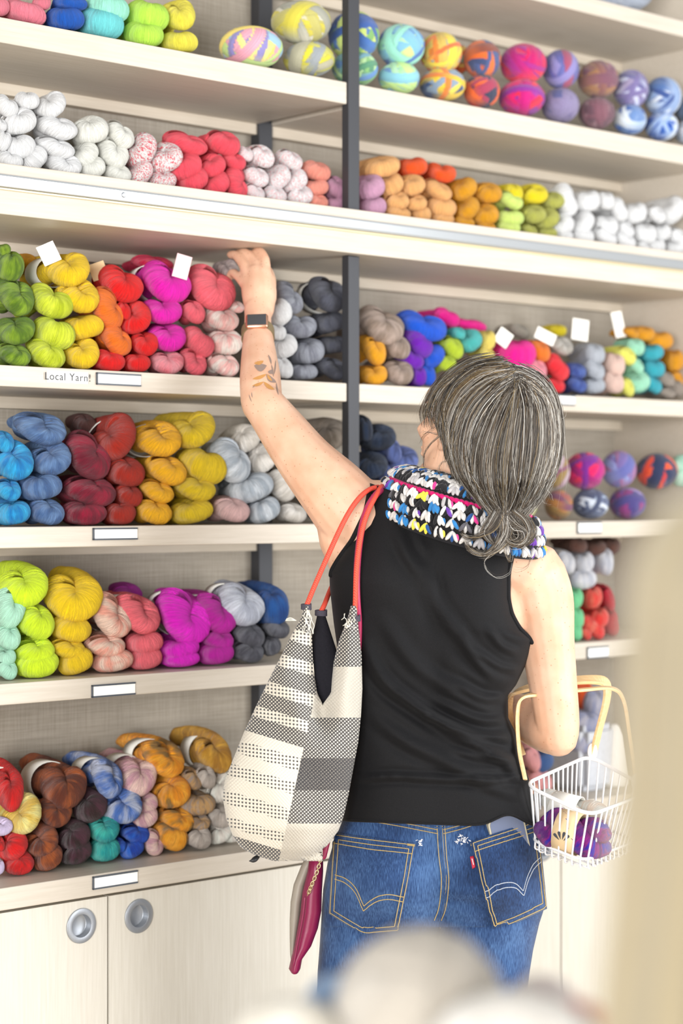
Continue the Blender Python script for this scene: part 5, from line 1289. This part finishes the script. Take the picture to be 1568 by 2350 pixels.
def ring_pts(y, xa, xb, glob, fr):
    """front (fr=-1) or back (fr=1) row of mcol+1 points"""
    out = []
    for j in range(mcol + 1):
        u = j / mcol; px = xa + (xb - xa) * u
        l, r = itp(BL_, y), itp(BR_, y); sg = (px - l) / (r - l) * 2 - 1; sl = u * 2 - 1
        eg = math.sqrt(max(0, 1 - sg * sg)); el = math.sqrt(max(0, 1 - sl * sl))
        e = eg * glob + el * (1 - glob) * .9
        d = fr * bag_T(y) * (e if glob >= .999 else e) 
        if glob < 1: d = fr * (bag_T(y) * e)
        # a tuck running down from the opening
        if fr < 0: d += .030 * bump2(px, y, 738, 1640, 26, 45) + wrink(px, y) * max(el, eg) - .010 * bump2(px, y, 800, 1560, 24, 90) - .012 * bump2(px, y, 690, 1600, 30, 60)
        q = W(px, y, YB + d); out.append(((q.x, YB + d, q.z), (px / 1370., y / 1370.)))
    return out
grid = []
for y in ys:
    above = y <= NOTCH
    glob = float(np.clip((y - NOTCH + 70) / 70, 0, 1))
    if above: xs = (itp(BL_, y), itp(VL_, y), itp(VR_, y), itp(BR_, y))
    else:
        mid = 741; xs = (itp(BL_, y), mid, mid, itp(BR_, y))
    row = []
    row.append(ring_pts(y, xs[0], xs[1], glob, -1)); row.append(ring_pts(y, xs[2], xs[3], glob, -1))
    row.append(ring_pts(y, xs[0], xs[1], glob, 1)); row.append(ring_pts(y, xs[2], xs[3], glob, 1)); grid.append(row)
V, UVb, Fc = [], [], []
for row in grid:
    for part in row:
        for p_, uv_ in part: V.append(p_); UVb.append(uv_)
st_ = 4 * (mcol + 1); gi = lambda i, p_, j: i * st_ + p_ * (mcol + 1) + j
for i in range(len(ys) - 1):
    for p_ in range(4):
        for j in range(mcol): Fc.append((gi(i, p_, j), gi(i, p_, j + 1), gi(i + 1, p_, j + 1), gi(i + 1, p_, j)))
    for (pf, pb, j) in ((0, 2, 0), (1, 3, mcol)): Fc.append((gi(i, pf, j), gi(i + 1, pf, j), gi(i + 1, pb, j), gi(i, pb, j)))
    if ys[i] < NOTCH:
        for (pf, pb, j) in ((0, 2, mcol), (1, 3, 0)): Fc.append((gi(i, pf, j), gi(i + 1, pf, j), gi(i + 1, pb, j), gi(i, pb, j)))
for p_ in (0, 1):
    for j in range(mcol):
        Fc.append((gi(0, p_, j), gi(0, p_, j + 1), gi(0, p_ + 2, j + 1), gi(0, p_ + 2, j))); e_ = len(ys) - 1
        Fc.append((gi(e_, p_, j), gi(e_, p_, j + 1), gi(e_, p_ + 2, j + 1), gi(e_, p_ + 2, j)))
def weave():
    m, nt, N, L, b = new_mat('handwoven_cloth'); b.inputs['Roughness'].default_value = .95; b.inputs['Specular IOR Level'].default_value = .15; b.inputs['Sheen Weight'].default_value = .2
    uv = N.new('ShaderNodeUVMap'); uv.uv_map = 'UVMap'; sp = N.new('ShaderNodeSeparateXYZ'); L.new(uv.outputs['UV'], sp.inputs[0])
    def M2(op, a, bb, c=None):
        n = N.new('ShaderNodeMath'); n.operation = op
        for i, v in enumerate((a, bb, c)):
            if v is None: continue
            if isinstance(v, (int, float)): n.inputs[i].default_value = v
            else: L.new(v, n.inputs[i])
        return n.outputs[0]
    u, v = sp.outputs['X'], sp.outputs['Y']
    # seam between the striped panel and the checked panel, slanting down to the left
    seam = M2('GREATER_THAN', M2('ADD', u, M2('MULTIPLY', v, .22)), (692 + .22 * 1740) / 1370)
    vl = M2('ADD', v, M2('MULTIPLY', u, -.30))          # stripes slope on the left panel
    vl = M2('ADD', vl, .135)
    def ramp(val, lo, hi, stops):
        mr = N.new('ShaderNodeMapRange'); mr.inputs['From Min'].default_value = lo / 1370; mr.inputs['From Max'].default_value = hi / 1370; L.new(val, mr.inputs['Value'])
        rp = N.new('ShaderNodeValToRGB'); rp.color_ramp.interpolation = 'CONSTANT'; el = rp.color_ramp.elements
        el[0].position = 0; el[0].color = stops[0][1]; el[1].position = (stops[1][0] - lo) / (hi - lo); el[1].color = stops[1][1]
        for y, c in stops[2:]:
            x = el.new((y - lo) / (hi - lo)); x.color = c
        L.new(mr.outputs['Result'], rp.inputs['Fac']); return rp.outputs['Color']
    CH, DT, CR, DK, LT = (1, 0, 0, 1), (0, 1, 0, 1), (0, 0, .04, 1), (.25, 0, .72, 1), (.0, 0, .26, 1)
    left = ramp(vl, 1380, 1990, [(1380, CH), (1424, DT), (1452, CH), (1490, DT), (1520, CH), (1562, DT), (1592, CH), (1626, DT), (1652, CH), (1690, CR), (1716, DT), (1748, CR), (1776, DT), (1806, CR), (1840, DT), (1872, CR), (1900, DT), (1925, CR), (1942, CH)])
    right = ramp(v, 1380, 1990, [(1380, CH), (1500, CH), (1530, LT), (1645, CH), (1705, CH), (1738, DK), (1812, CH), (1888, LT)])
    mx = N.new('ShaderNodeMix'); mx.data_type = 'RGBA'; L.new(seam, mx.inputs['Factor']); L.new(left, mx.inputs['A']); L.new(right, mx.inputs['B'])
    cs = N.new('ShaderNodeSeparateColor'); L.new(mx.outputs['Result'], cs.inputs[0])
    kf = 1370 * 2 * math.pi / 8.4
    su = M2('SINE', M2('MULTIPLY', u, kf), None); sv = M2('SINE', M2('MULTIPLY', M2('ADD', v, M2('MULTIPLY', u, -.12)), kf), None)
    chk = M2('GREATER_THAN', M2('MULTIPLY', su, sv), -0.28); dot = M2('GREATER_THAN', M2('MINIMUM', su, sv), 0.05)
    dark = M2('MINIMUM', M2('ADD', M2('ADD', M2('MULTIPLY', cs.outputs['Red'], M2('MULTIPLY', chk, .92)), M2('MULTIPLY', cs.outputs['Green'], M2('MULTIPLY', dot, .92))), cs.outputs['Blue']), 1.0)
    nz = N.new('ShaderNodeTexNoise'); nz.inputs['Scale'].default_value = 420; nz.inputs['Detail'].default_value = 3; L.new(uv.outputs['UV'], nz.inputs['Vector'])
    dk = M2('ADD', dark, M2('MULTIPLY', M2('SUBTRACT', nz.outputs['Fac'], .5), .22))
    dk2 = N.new('ShaderNodeClamp'); L.new(dk, dk2.inputs['Value'])
    m2 = N.new('ShaderNodeMix'); m2.data_type = 'RGBA'; m2.inputs['A'].default_value = lin('D3CCBE'); m2.inputs['B'].default_value = lin('2B2A30'); L.new(dk2.outputs[0], m2.inputs['Factor'])
    L.new(m2.outputs['Result'], b.inputs['Base Color'])
    bp = N.new('ShaderNodeBump'); bp.inputs['Strength'].default_value = .5; bp.inputs['Distance'].default_value = .0015; L.new(M2('MULTIPLY', su, sv), bp.inputs['Height']); L.new(bp.outputs['Normal'], b.inputs['Normal'])
    return m
M_WEAVE = weave()
bagroot = empty('tote_bag', W(670, 1977, YB)); tag(bagroot, 'handwoven black and cream tote bag hanging from her left shoulder on red ropes', 'tote bag')
off_b = -Vector(bagroot.location)
o = from_np('bag_body', np.array(V) + np.array(off_b), Fc, M_WEAVE, bagroot, uv=UVb)
bm = bmesh.new(); bm.from_mesh(o.data); bmesh.ops.remove_doubles(bm, verts=bm.verts, dist=.0002); bmesh.ops.recalc_face_normals(bm, faces=bm.faces); bm.to_mesh(o.data); bm.free()
BV['bag'] = BVHTree.FromPolygons([v.co + bagroot.location for v in o.data.vertices], [tuple(p_.vertices) for p_ in o.data.polygons])
# dark lining rising at the back of the opening to the third corner
mb = MB(); V = []; k = 30
for py, xa, xb, t in ((1403, 730, 744, .008), (1440, 722, 756, .012), (1490, 706, 772, .018), (1550, 700, 790, .022), (1630, 690, 800, .022), (1690, 690, 800, .02)):
    for j in range(k):
        a = 2 * math.pi * j / k; q = W(xa + (xb - xa) * (math.cos(a) + 1) / 2, py, YB + .03)
        V.append((q.x, q.y + t * math.sin(a), q.z))
mb.add(V, [(i * k + j, i * k + (j + 1) % k, (i + 1) * k + (j + 1) % k, (i + 1) * k + j) for i in range(5) for j in range(k)] + [tuple(range(k)), tuple(5 * k + j for j in range(k))])
for q in mb.V: q += np.array(off_b)
mb.build('lining', plain('dark_lining', '1D1C22', .9, 0, .2, .3, 300, .4), bagroot)['label'] = 'dark inside of the bag'
def rope_mat(name, ha, hb):
    m, nt, N, L, b = new_mat(name); b.inputs['Roughness'].default_value = .6
    tc = N.new('ShaderNodeTexCoord'); w = N.new('ShaderNodeTexWave'); w.wave_type = 'BANDS'; w.bands_direction = 'DIAGONAL'; w.inputs['Scale'].default_value = 150; w.inputs['Distortion'].default_value = 1.5
    L.new(tc.outputs['Object'], w.inputs['Vector']); mx = N.new('ShaderNodeMix'); mx.data_type = 'RGBA'; mx.inputs['A'].default_value = lin(ha); mx.inputs['B'].default_value = lin(hb)
    L.new(w.outputs['Fac'], mx.inputs['Factor']); L.new(mx.outputs['Result'], b.inputs['Base Color'])
    bp = N.new('ShaderNodeBump'); bp.inputs['Strength'].default_value = .5; bp.inputs['Distance'].default_value = .001; L.new(w.outputs['Fac'], bp.inputs['Height']); L.new(bp.outputs['Normal'], b.inputs['Normal'])
    return m
M_ROPE = rope_mat('red_rope', 'C8382A', 'E85A42')
def over(pts, r, name, mat, parent, off0, keys=('body', 'tank'), k=10):
    """strap following pts (px, py, wanted Y), kept on top of the body"""
    Q = catmull(pts, 60); C = []
    for x, y, Y in Q:
        h = surf(x, y, r * .9, keys, 9)
        if Y < 3.40: Y = min(Y, h.y - r * .2)
        C.append(W(x, y, Y))
    C = np.array(C)
    for _ in range(6): C[1:-1] = (C[:-2] + 2 * C[1:-1] + C[2:]) / 4
    mb = MB(); mb.tube(C + np.array(off0), r, k); return mb.build(name, mat, parent)
tipL, tipR, tipB = (703, 1392, YB), (814, 1416, YB), (737, 1404, YB + .03)
over([tipL, (722, 1345, 3.31), (755, 1270, 3.305), (790, 1195, 3.31), (818, 1150, 3.325), (843, 1126, 3.345), (862, 1119, 3.38), (876, 1122, 3.44), (870, 1180, 3.52), (850, 1300, 3.56)], .0042, 'rope_handle', M_ROPE, bagroot, off_b)
over([tipR, (816, 1380, 3.31), (818, 1310, 3.305), (828, 1230, 3.31), (844, 1175, 3.32), (862, 1140, 3.335), (872, 1122, 3.36), (880, 1118, 3.42), (876, 1180, 3.52), (860, 1300, 3.56)], .0042, 'rope_handle', M_ROPE, bagroot, off_b)
mb = MB(); C = np.array([W(*tipB), W(746, 1385, 3.36), W(760, 1350, 3.44), W(790, 1290, 3.53), W(840, 1240, 3.56)]); mb.tube(catmull(C, 20) + np.array(off_b), .0042, 10); mb.build('rope_handle', M_ROPE, bagroot)
# knots and loose threads at the corners
M_THR = plain('loose_thread', 'D8D2C4', .9)
rng = np.random.RandomState(9); M_KNOT = plain('knot_thread', '4A4650', .9, 0, .2, .3, 400)
for (tx, ty, tY, r) in ((703, 1392, YB, .0075), (813, 1418, YB, .009), (737, 1406, YB + .03, .009)):
    c = np.array(W(tx, ty, tY)); a = np.linspace(0, 2 * math.pi * 4, 80)
    mb = MB(); mb.tube(np.stack([c[0] + r * np.cos(a), c[1] + r * np.sin(a), c[2] + .004 - .0085 * a / a[-1]], 1) + np.array(off_b), .0018, 6); mb.build('knot', M_KNOT, bagroot)
mb = MB()
for q in range(7):
    x, y = 706 + rng.randn() * 2, 1400; P_ = [W(x, y, YB - .012)]
    for s in range(6): x += rng.randn() * 3; y += 9; P_.append(W(x, y, YB - .016))
    mb.tube(catmull([tuple(v) for v in P_], 20) + np.array(off_b), .0006, 5)
for q in range(3): mb.tube(catmull([tuple(W(680, 1424, YB - .01)), tuple(W(668, 1418 + 3 * q, YB - .015)), tuple(W(658 - q, 1420 + q * 2, YB - .015))], 10) + np.array(off_b), .0007, 5)
for q in range(14):
    x, y = 800 + rng.randn() * 5, 1425 + rng.randn() * 6; mb.tube(catmull([tuple(W(x, y, YB - .014)), tuple(W(x + rng.randn() * 5, y + 8, YB - .018)), tuple(W(x + rng.randn() * 9, y + 13, YB - .016))], 8) + np.array(off_b), .0006, 5)
mb.build('loose_thread', M_THR, bagroot)
mb = MB(); mb.tube(catmull([tuple(W(592, 1966, YB)), tuple(W(582, 1974, YB - .01)), tuple(W(573, 1976, YB - .012))], 8) + np.array(off_b), [.0035, .0042, .0046, .0046, .004, .003, .002, .001], 8); mb.build('tassel', M_BLACK, bagroot)

# ------------------------------------------------------------------ magenta purse with chain, on a magenta strap
M_MAG = plain('magenta_leather', '7C1040', .38, 0, .5, .08, 60, .15); M_GREYL = plain('grey_cream_leather', '938B80', .5, 0, .5, .14, 25)
pr = empty('purse', W(690, 2228, 3.40)); tag(pr, 'narrow magenta leather purse with grey front hanging under the tote', 'purse'); offp = -Vector(pr.location)
def lens(name, tab, Yc, th, mat, yo=0):
    mb = MB(); V = []; k = 28
    for y, l, r in tab:
        for j in range(k):
            a = 2 * math.pi * j / k; q = W(l + (r - l) * (math.cos(a) + 1) / 2, y, Yc); V.append((q.x, Yc + yo + th * math.sin(a), q.z))
    n = len(tab); mb.add(np.array(V) + np.array(offp), [(i * k + j, i * k + (j + 1) % k, (i + 1) * k + (j + 1) % k, (i + 1) * k + j) for i in range(n - 1) for j in range(k)] + [tuple(range(k)), tuple((n - 1) * k + j for j in range(k))])
    return mb.build(name, mat, pr)
lens('side_panel', [(1955, 712, 742), (2000, 706, 742), (2048, 694, 739), (2090, 690, 738), (2130, 683, 730), (2170, 676, 715), (2200, 668, 694), (2222, 663, 690), (2229, 668, 686)], 3.385, .022, M_MAG)
lens('front_panel', [(1965, 702, 722), (1990, 690, 714), (2030, 674, 700), (2070, 667, 692), (2110, 665, 688), (2150, 665, 682), (2190, 666, 676), (2205, 668, 673)], 3.40, .014, M_GREYL)
mb = MB(); Q = catmull([tuple(W(700, 2060, 3.36)), tuple(W(694, 2110, 3.36)), tuple(W(682, 2170, 3.362)), tuple(W(674, 2215, 3.362))], 20); mb.tube(Q + np.array(offp), .0016, 6); mb.build('piping', M_MAG, pr)
mb = MB(); Q = catmull([tuple(W(738, 1966, 3.355)), tuple(W(728, 2000, 3.352)), tuple(W(716, 2030, 3.352)), tuple(W(708, 2050, 3.354))], 15)
T_, N_, B__ = frames(Q)
for i in range(15):
    a = np.linspace(0, 2 * math.pi, 12, endpoint=False); e = N_[i] if i % 2 else B__[i]
    mb.tube(np.array([Q[i] + T_[i] * .0046 * math.cos(t) + e * .0026 * math.sin(t) for t in a]) + np.array(offp), .0008, 5, closed=True, cap=False)
mb.build('chain', plain('pale_gold', 'CDBB8E', .3, .9), pr)
over([(742, 1965, 3.36), (770, 1850, 3.385), (802, 1700, 3.375), (818, 1560, 3.36), (824, 1440, 3.335), (821, 1400, 3.318), (818, 1330, 3.315), (824, 1250, 3.317), (836, 1185, 3.322), (852, 1150, 3.333), (868, 1130, 3.35), (884, 1122, 3.40), (885, 1180, 3.52), (872, 1300, 3.56)], .0058, 'strap', plain('magenta_strap', 'A02850', .4, 0, .5, .06, 120), pr, offp, k=12)

# ------------------------------------------------------------------ wire basket on the right forearm
M_WIRE = plain('white_coated_wire', 'E6E7EA', .35); M_WOODH = wood('bent_wood', 'D9AE76', 'E8C896', .4)
bk = empty('wire_basket', W(1340, 1960, 3.35)); tag(bk, 'white wire shopping basket with bent wooden handles hanging on her right forearm', 'basket'); offb = -Vector(bk.location)
def rrect(cs, rad=.035, n=7):
    cs = [Vector(c) for c in cs]; out = []
    for i, c in enumerate(cs):
        a, b2 = cs[i - 1], cs[(i + 1) % len(cs)]; pa = c + (a - c).normalized() * rad; pb = c + (b2 - c).normalized() * rad
        for t in np.linspace(0, 1, n): out.append(tuple((pa * (1 - t) + c * t) * (1 - t) + (c * (1 - t) + pb * t) * t))
    return out
def loop(cs, n=160, rad=.035):
    pts = np.array(rrect(cs, rad)); pts = np.vstack([pts, pts[:1]]); d = np.r_[0, np.cumsum(np.linalg.norm(np.diff(pts, axis=0), axis=1))]
    t = np.linspace(0, d[-1], n, endpoint=False); return np.stack([np.interp(t, d, pts[:, i]) for i in range(3)], 1)
top4 = [W(1203, 1800, 3.34), W(1352, 1872, 3.235), W(1500, 1815, 3.42), W(1352, 1734, 3.545)]
bot4 = [W(1215, 1925, 3.355), W(1338, 1976, 3.265), W(1462, 1930, 3.42), W(1340, 1880, 3.52)]
top_l, bot_l = loop(top4), loop(bot4, rad=.03)
mb = MB(); mb.tube(top_l + np.array(offb), .0032, 8, closed=True, cap=False); mb.build('rim', M_WIRE, bk)
mb = MB(); mb.tube(bot_l + np.array(offb), .0026, 8, closed=True, cap=False); mb.build('bottom_ring', M_WIRE, bk)
NWIRE = 40
for i in range(NWIRE):
    a = top_l[i * 4]; b2 = bot_l[i * 4]; c = b2 + np.array((0, 0, -.014)); cen = bot_l.mean(0); c2 = b2 * .88 + cen * .12 + np.array((0, 0, -.016))
    mb = MB(); mb.tube(catmull([tuple(a), tuple((a + b2) / 2), tuple(b2), tuple(c), tuple(c2)], 14) + np.array(offb), .0017, 6); mb.build('wire', M_WIRE, bk)
for i in range(1, 9):
    f = i / 9; A1 = np.array(bot4[0]) * (1 - f) + np.array(bot4[3]) * f + np.array((0, 0, -.016)); B1 = np.array(bot4[1]) * (1 - f) + np.array(bot4[2]) * f + np.array((0, 0, -.016))
    mb = MB(); mb.tube(np.array([A1, (A1 + B1) / 2, B1]) + np.array(offb), .0015, 6); mb.build('floor_wire', M_WIRE, bk)
def strip(name, pts, w, th, wide, mat):
    """flat bent strip; wide = direction of its width"""
    C = catmull([tuple(p_) for p_ in pts], 48); T = np.gradient(C, axis=0); T /= np.linalg.norm(T, axis=1)[:, None]
    wv = np.array(wide, float)[None, :] - T * (T @ np.array(wide, float))[:, None]; wv /= np.linalg.norm(wv, axis=1)[:, None]; nv = np.cross(T, wv)
    V = []
    for i in range(48):
        for sx, sy in ((-1, -1), (1, -1), (1, 1), (-1, 1)): V.append(C[i] + wv[i] * sx * w / 2 + nv[i] * sy * th / 2 + np.array(offb))
    mb = MB(); mb.add(V, [(i * 4 + j, i * 4 + (j + 1) % 4, i * 4 + 4 + (j + 1) % 4, i * 4 + 4 + j) for i in range(47) for j in range(4)] + [(0, 1, 2, 3), (191, 190, 189, 188)])
    o = mb.build(name, mat, bk, smooth=False); md = o.modifiers.new('b', 'BEVEL'); md.width = .0012; md.segments = 2; return o
strip('handle', [W(1196, 1735, 3.46), W(1172, 1668, 3.47), W(1168, 1612, 3.475), W(1195, 1585, 3.48), W(1280, 1566, 3.50), W(1365, 1560, 3.52), W(1392, 1572, 3.525), W(1392, 1610, 3.53), W(1374, 1680, 3.535), W(1360, 1738, 3.54)], .026, .006, (.5, .8, .25), M_WOODH)
strip('handle', [W(1206, 1790, 3.35), W(1192, 1720, 3.365), W(1188, 1640, 3.37), W(1200, 1602, 3.375), W(1250, 1592, 3.40), W(1340, 1583, 3.43), W(1405, 1580, 3.435), W(1432, 1608, 3.44), W(1446, 1690, 3.43), W(1462, 1800, 3.42)], .014, .005, (.25, .96, .1), M_WOODH)
for px, py, Y in ((1360, 1724, 3.53), (1461, 1795, 3.415)):
    bm = bmesh.new(); lathe(bm, [(0, .003), (.008, .003), (.009, 0), (.008, -.003), (0, -.003)], 24); bm.transform(Matrix.Scale(1.7, 4, (0, 1, 0))); bm.transform(Matrix.Rotation(math.pi / 2, 4, 'X') ); 
    o = obj('handle_tab', bm, M_WIRE, bk, True); o.location = W(px, py, Y) + offb
# yarn lying in the basket
def lying(name, p0, p1, rad, spec, label, band=None, bl=(.32, .68)):
    p0, p1 = Vector(p0), Vector(p1); d = p1 - p0; Ln = d.length; x = d.normalized(); z = Vector((0, 0, 1)); z = (z - x * z.dot(x)).normalized(); y = z.cross(x)
    R = Matrix((x, y, z)).transposed()
    root = empty(name, p0); root.rotation_euler = R.to_euler(); tag(root, label, 'yarn skein', 'yarn in the wire basket')
    mb = MB(); UVs = []; tot = 0; k = 18
    for ph in (0, math.pi):
        n = 40; C = [(Ln * t, rad * .42 * math.cos(ph + t * 5.5), rad * .42 * math.sin(ph + t * 5.5)) for t in np.linspace(.06, .94, n)]
        rr = [rad * .66 * (.62 + .38 * min(1, 5 * min(t, 1 - t) + .25)) for t in np.linspace(0, 1, n)]
        V, Fc = tube_np(C, rr, k); mb.add(V, Fc); m_ = len(V) // k
        UVs += [(a + ph, abs(b2)) for a in np.linspace(0, 1, m_) for b2 in np.linspace(-1, 1, k, endpoint=False)]
    mb.build('strand', ymat(spec), root, uv=UVs)
    if band:
        mb = MB(); k = 36; V = []
        for xx, rr in ((Ln * bl[0], 1.08), (Ln * bl[1], 1.08), (Ln * bl[1], 1.04), (Ln * bl[0], 1.04)): V += [(xx, rad * rr * math.cos(2 * math.pi * j / k), rad * rr * math.sin(2 * math.pi * j / k)) for j in range(k)]
        mb.add(V, [(r_ * k + j, r_ * k + (j + 1) % k, ((r_ + 1) % 4) * k + (j + 1) % k, ((r_ + 1) % 4) * k + j) for r_ in range(4) for j in range(k)]); b_ = mb.build('paper_band', band, root)
        # small fan of dark leaves printed on the band
        mb = MB()
        for q in (-50, -22, 8, 36):
            a0 = math.radians(q); cxx = Ln * (bl[0] + bl[1]) / 2; ang0 = math.pi + .35; V = []
            for rr_, wd_ in ((.25, .05), (.65, .20), (.80, .17), (.86, .05)):
                for sgn in (-1, 1):
                    aa = a0 + sgn * wd_ * .8; lx = cxx + rad * .7 * rr_ * math.sin(aa); th = ang0 - .62 * rr_ * math.cos(aa)
                    V.append((lx, rad * 1.10 * math.cos(th), rad * 1.10 * math.sin(th)))
            mb.add(V, [(0, 1, 3, 2), (2, 3, 5, 4), (4, 5, 7, 6)])
        mb.build('printed_leaves', plain('dark_print', '3A3C44', .8), b_)
    return root
lying('yarn_skein', W(1244, 1893, 3.345), W(1392, 1932, 3.295), .033, ('tonal', '5A1670', '8E1F7C', '3F2EA0'), 'purple and violet skein with tan paper band lying in the wire basket', M_KRAFT, (.27, .60))
lying('yarn_skein', W(1215, 1845, 3.42), W(1398, 1893, 3.36), .032, ('tonal', 'E8D8C8', 'F6EEE6'), 'cream skein with white paper band behind the purple one in the basket', M_BAND, (.3, .62))

# ------------------------------------------------------------------ out-of-focus things close to the camera
tb = empty('display_table', (0.05, 1.15, 0)); tag(tb, 'white display table in the foreground under the blurred wool', 'table')
bm = bmesh.new(); box(bm, -.62, .75, -.17, .27, 1.022, 1.045, .003); obj('table_top', bm, M_WALL, tb)
for x in (-.57, .70):
    for y in (-.12, .22): bm = bmesh.new(); box(bm, x - .025, x + .025, y - .025, y + .025, 0, 1.021, .002); obj('leg', bm, M_WALL, tb)
def fgskein(px, py, Y, rpx, spec, label, sc_=(1, 1, 1)):
    r = rpx / F * Y; c = W(px, py, Y); c.z = max(c.z, 1.046 + r * sc_[2])
    o = bpy.data.objects.new('yarn_ball', ball_mesh('yarn_ball', spec, int(px))); COL.objects.link(o); o.location = c; o.scale = (2 * r * sc_[0], 2 * r * sc_[1], 2 * r * sc_[2])
    tag(o, label, 'yarn ball', 'blurred wool on the foreground table')
fgskein(965, 2330, 1.30, 200, ['B0A89C', 'B8B1A6', 'A69E92'], 'large blurred oatmeal wool ball at the bottom centre of the photo')
fgskein(665, 2420, 1.28, 130, ['DCD5C6', 'E4DED0'], 'blurred cream wool ball at the bottom edge left of the oatmeal one', (1.1, 1, 1))
fgskein(770, 2310, 1.40, 72, ['8CA8CC', '9EB8D6'], 'small blurred light blue wool ball behind the oatmeal one')
fgskein(1180, 2425, 1.20, 165, ['DAD5CC', 'E0DCD4'], 'blurred white wool ball at the bottom edge right of the oatmeal one', (1.25, 1, .9))
fgskein(1245, 2335, 1.36, 95, ['DED2CC', 'DCC2BC'], 'blurred pinkish white wool ball at the lower right')
fgskein(1315, 2345, 1.24, 62, ['DC7C6C', 'E29284'], 'blurred salmon red wool ball at the lower right', (1.3, 1, .8))
# beige knitted garment on a stand at the right
mb = MB(); V = []; k = 150; rows = 70
zt, zb = .78, 1.452
for i in range(rows):
    t = i / (rows - 1); py = 1118 + t * 1500; xl = float(np.interp(py, [1118, 1150, 1210, 1300, 1500, 1800, 2100, 2350, 2700], [1600, 1545, 1490, 1452, 1425, 1412, 1392, 1368, 1350]))
    xr = float(np.interp(py, [1118, 1200, 1500, 2700], [1720, 1800, 1880, 1960])); Y0 = .86
    for j in range(k):
        a = 2 * math.pi * j / k; u = (math.cos(a) + 1) / 2; q = W(xl + (xr - xl) * u, py, Y0)
        fo_ = (.016 * math.sin(u * 19 + .6 * math.sin(py * .003)) + .006 * math.sin(u * 43 + py * .002)) * min(1, t * 5)
        V.append((q.x, Y0 + math.sin(a) * .05 * min(1, .25 + t * 5) + fo_ * abs(math.sin(a)), q.z))
mb.add(V, [(i * k + j, i * k + (j + 1) % k, (i + 1) * k + (j + 1) % k, (i + 1) * k + j) for i in range(rows - 1) for j in range(k)] + [tuple(range(k)), tuple((rows - 1) * k + j for j in range(k))])
sd = empty('garment_stand', (W(1680, 1150, .86).x, .86, 0)); tag(sd, 'blurred beige knitted garment draped on a stand at the right edge', 'garment'); o_s = -np.array(sd.location)
Mk = plain('beige_knit', '8C8168', .95, 0, .1, .10, 60, .3, .3)
mb.V = [v + o_s for v in mb.V]; mb.build('knitted_garment', Mk, sd)
bm = bmesh.new(); lathe(bm, [(0, .02), (.14, .02), (.15, .01), (.15, 0), (0, 0)], 40); lathe(bm, [(.0, 1.0), (.014, 1.0), (.014, .021), (0, .021)], 20); obj('stand', bm, M_BLACK, sd, False)
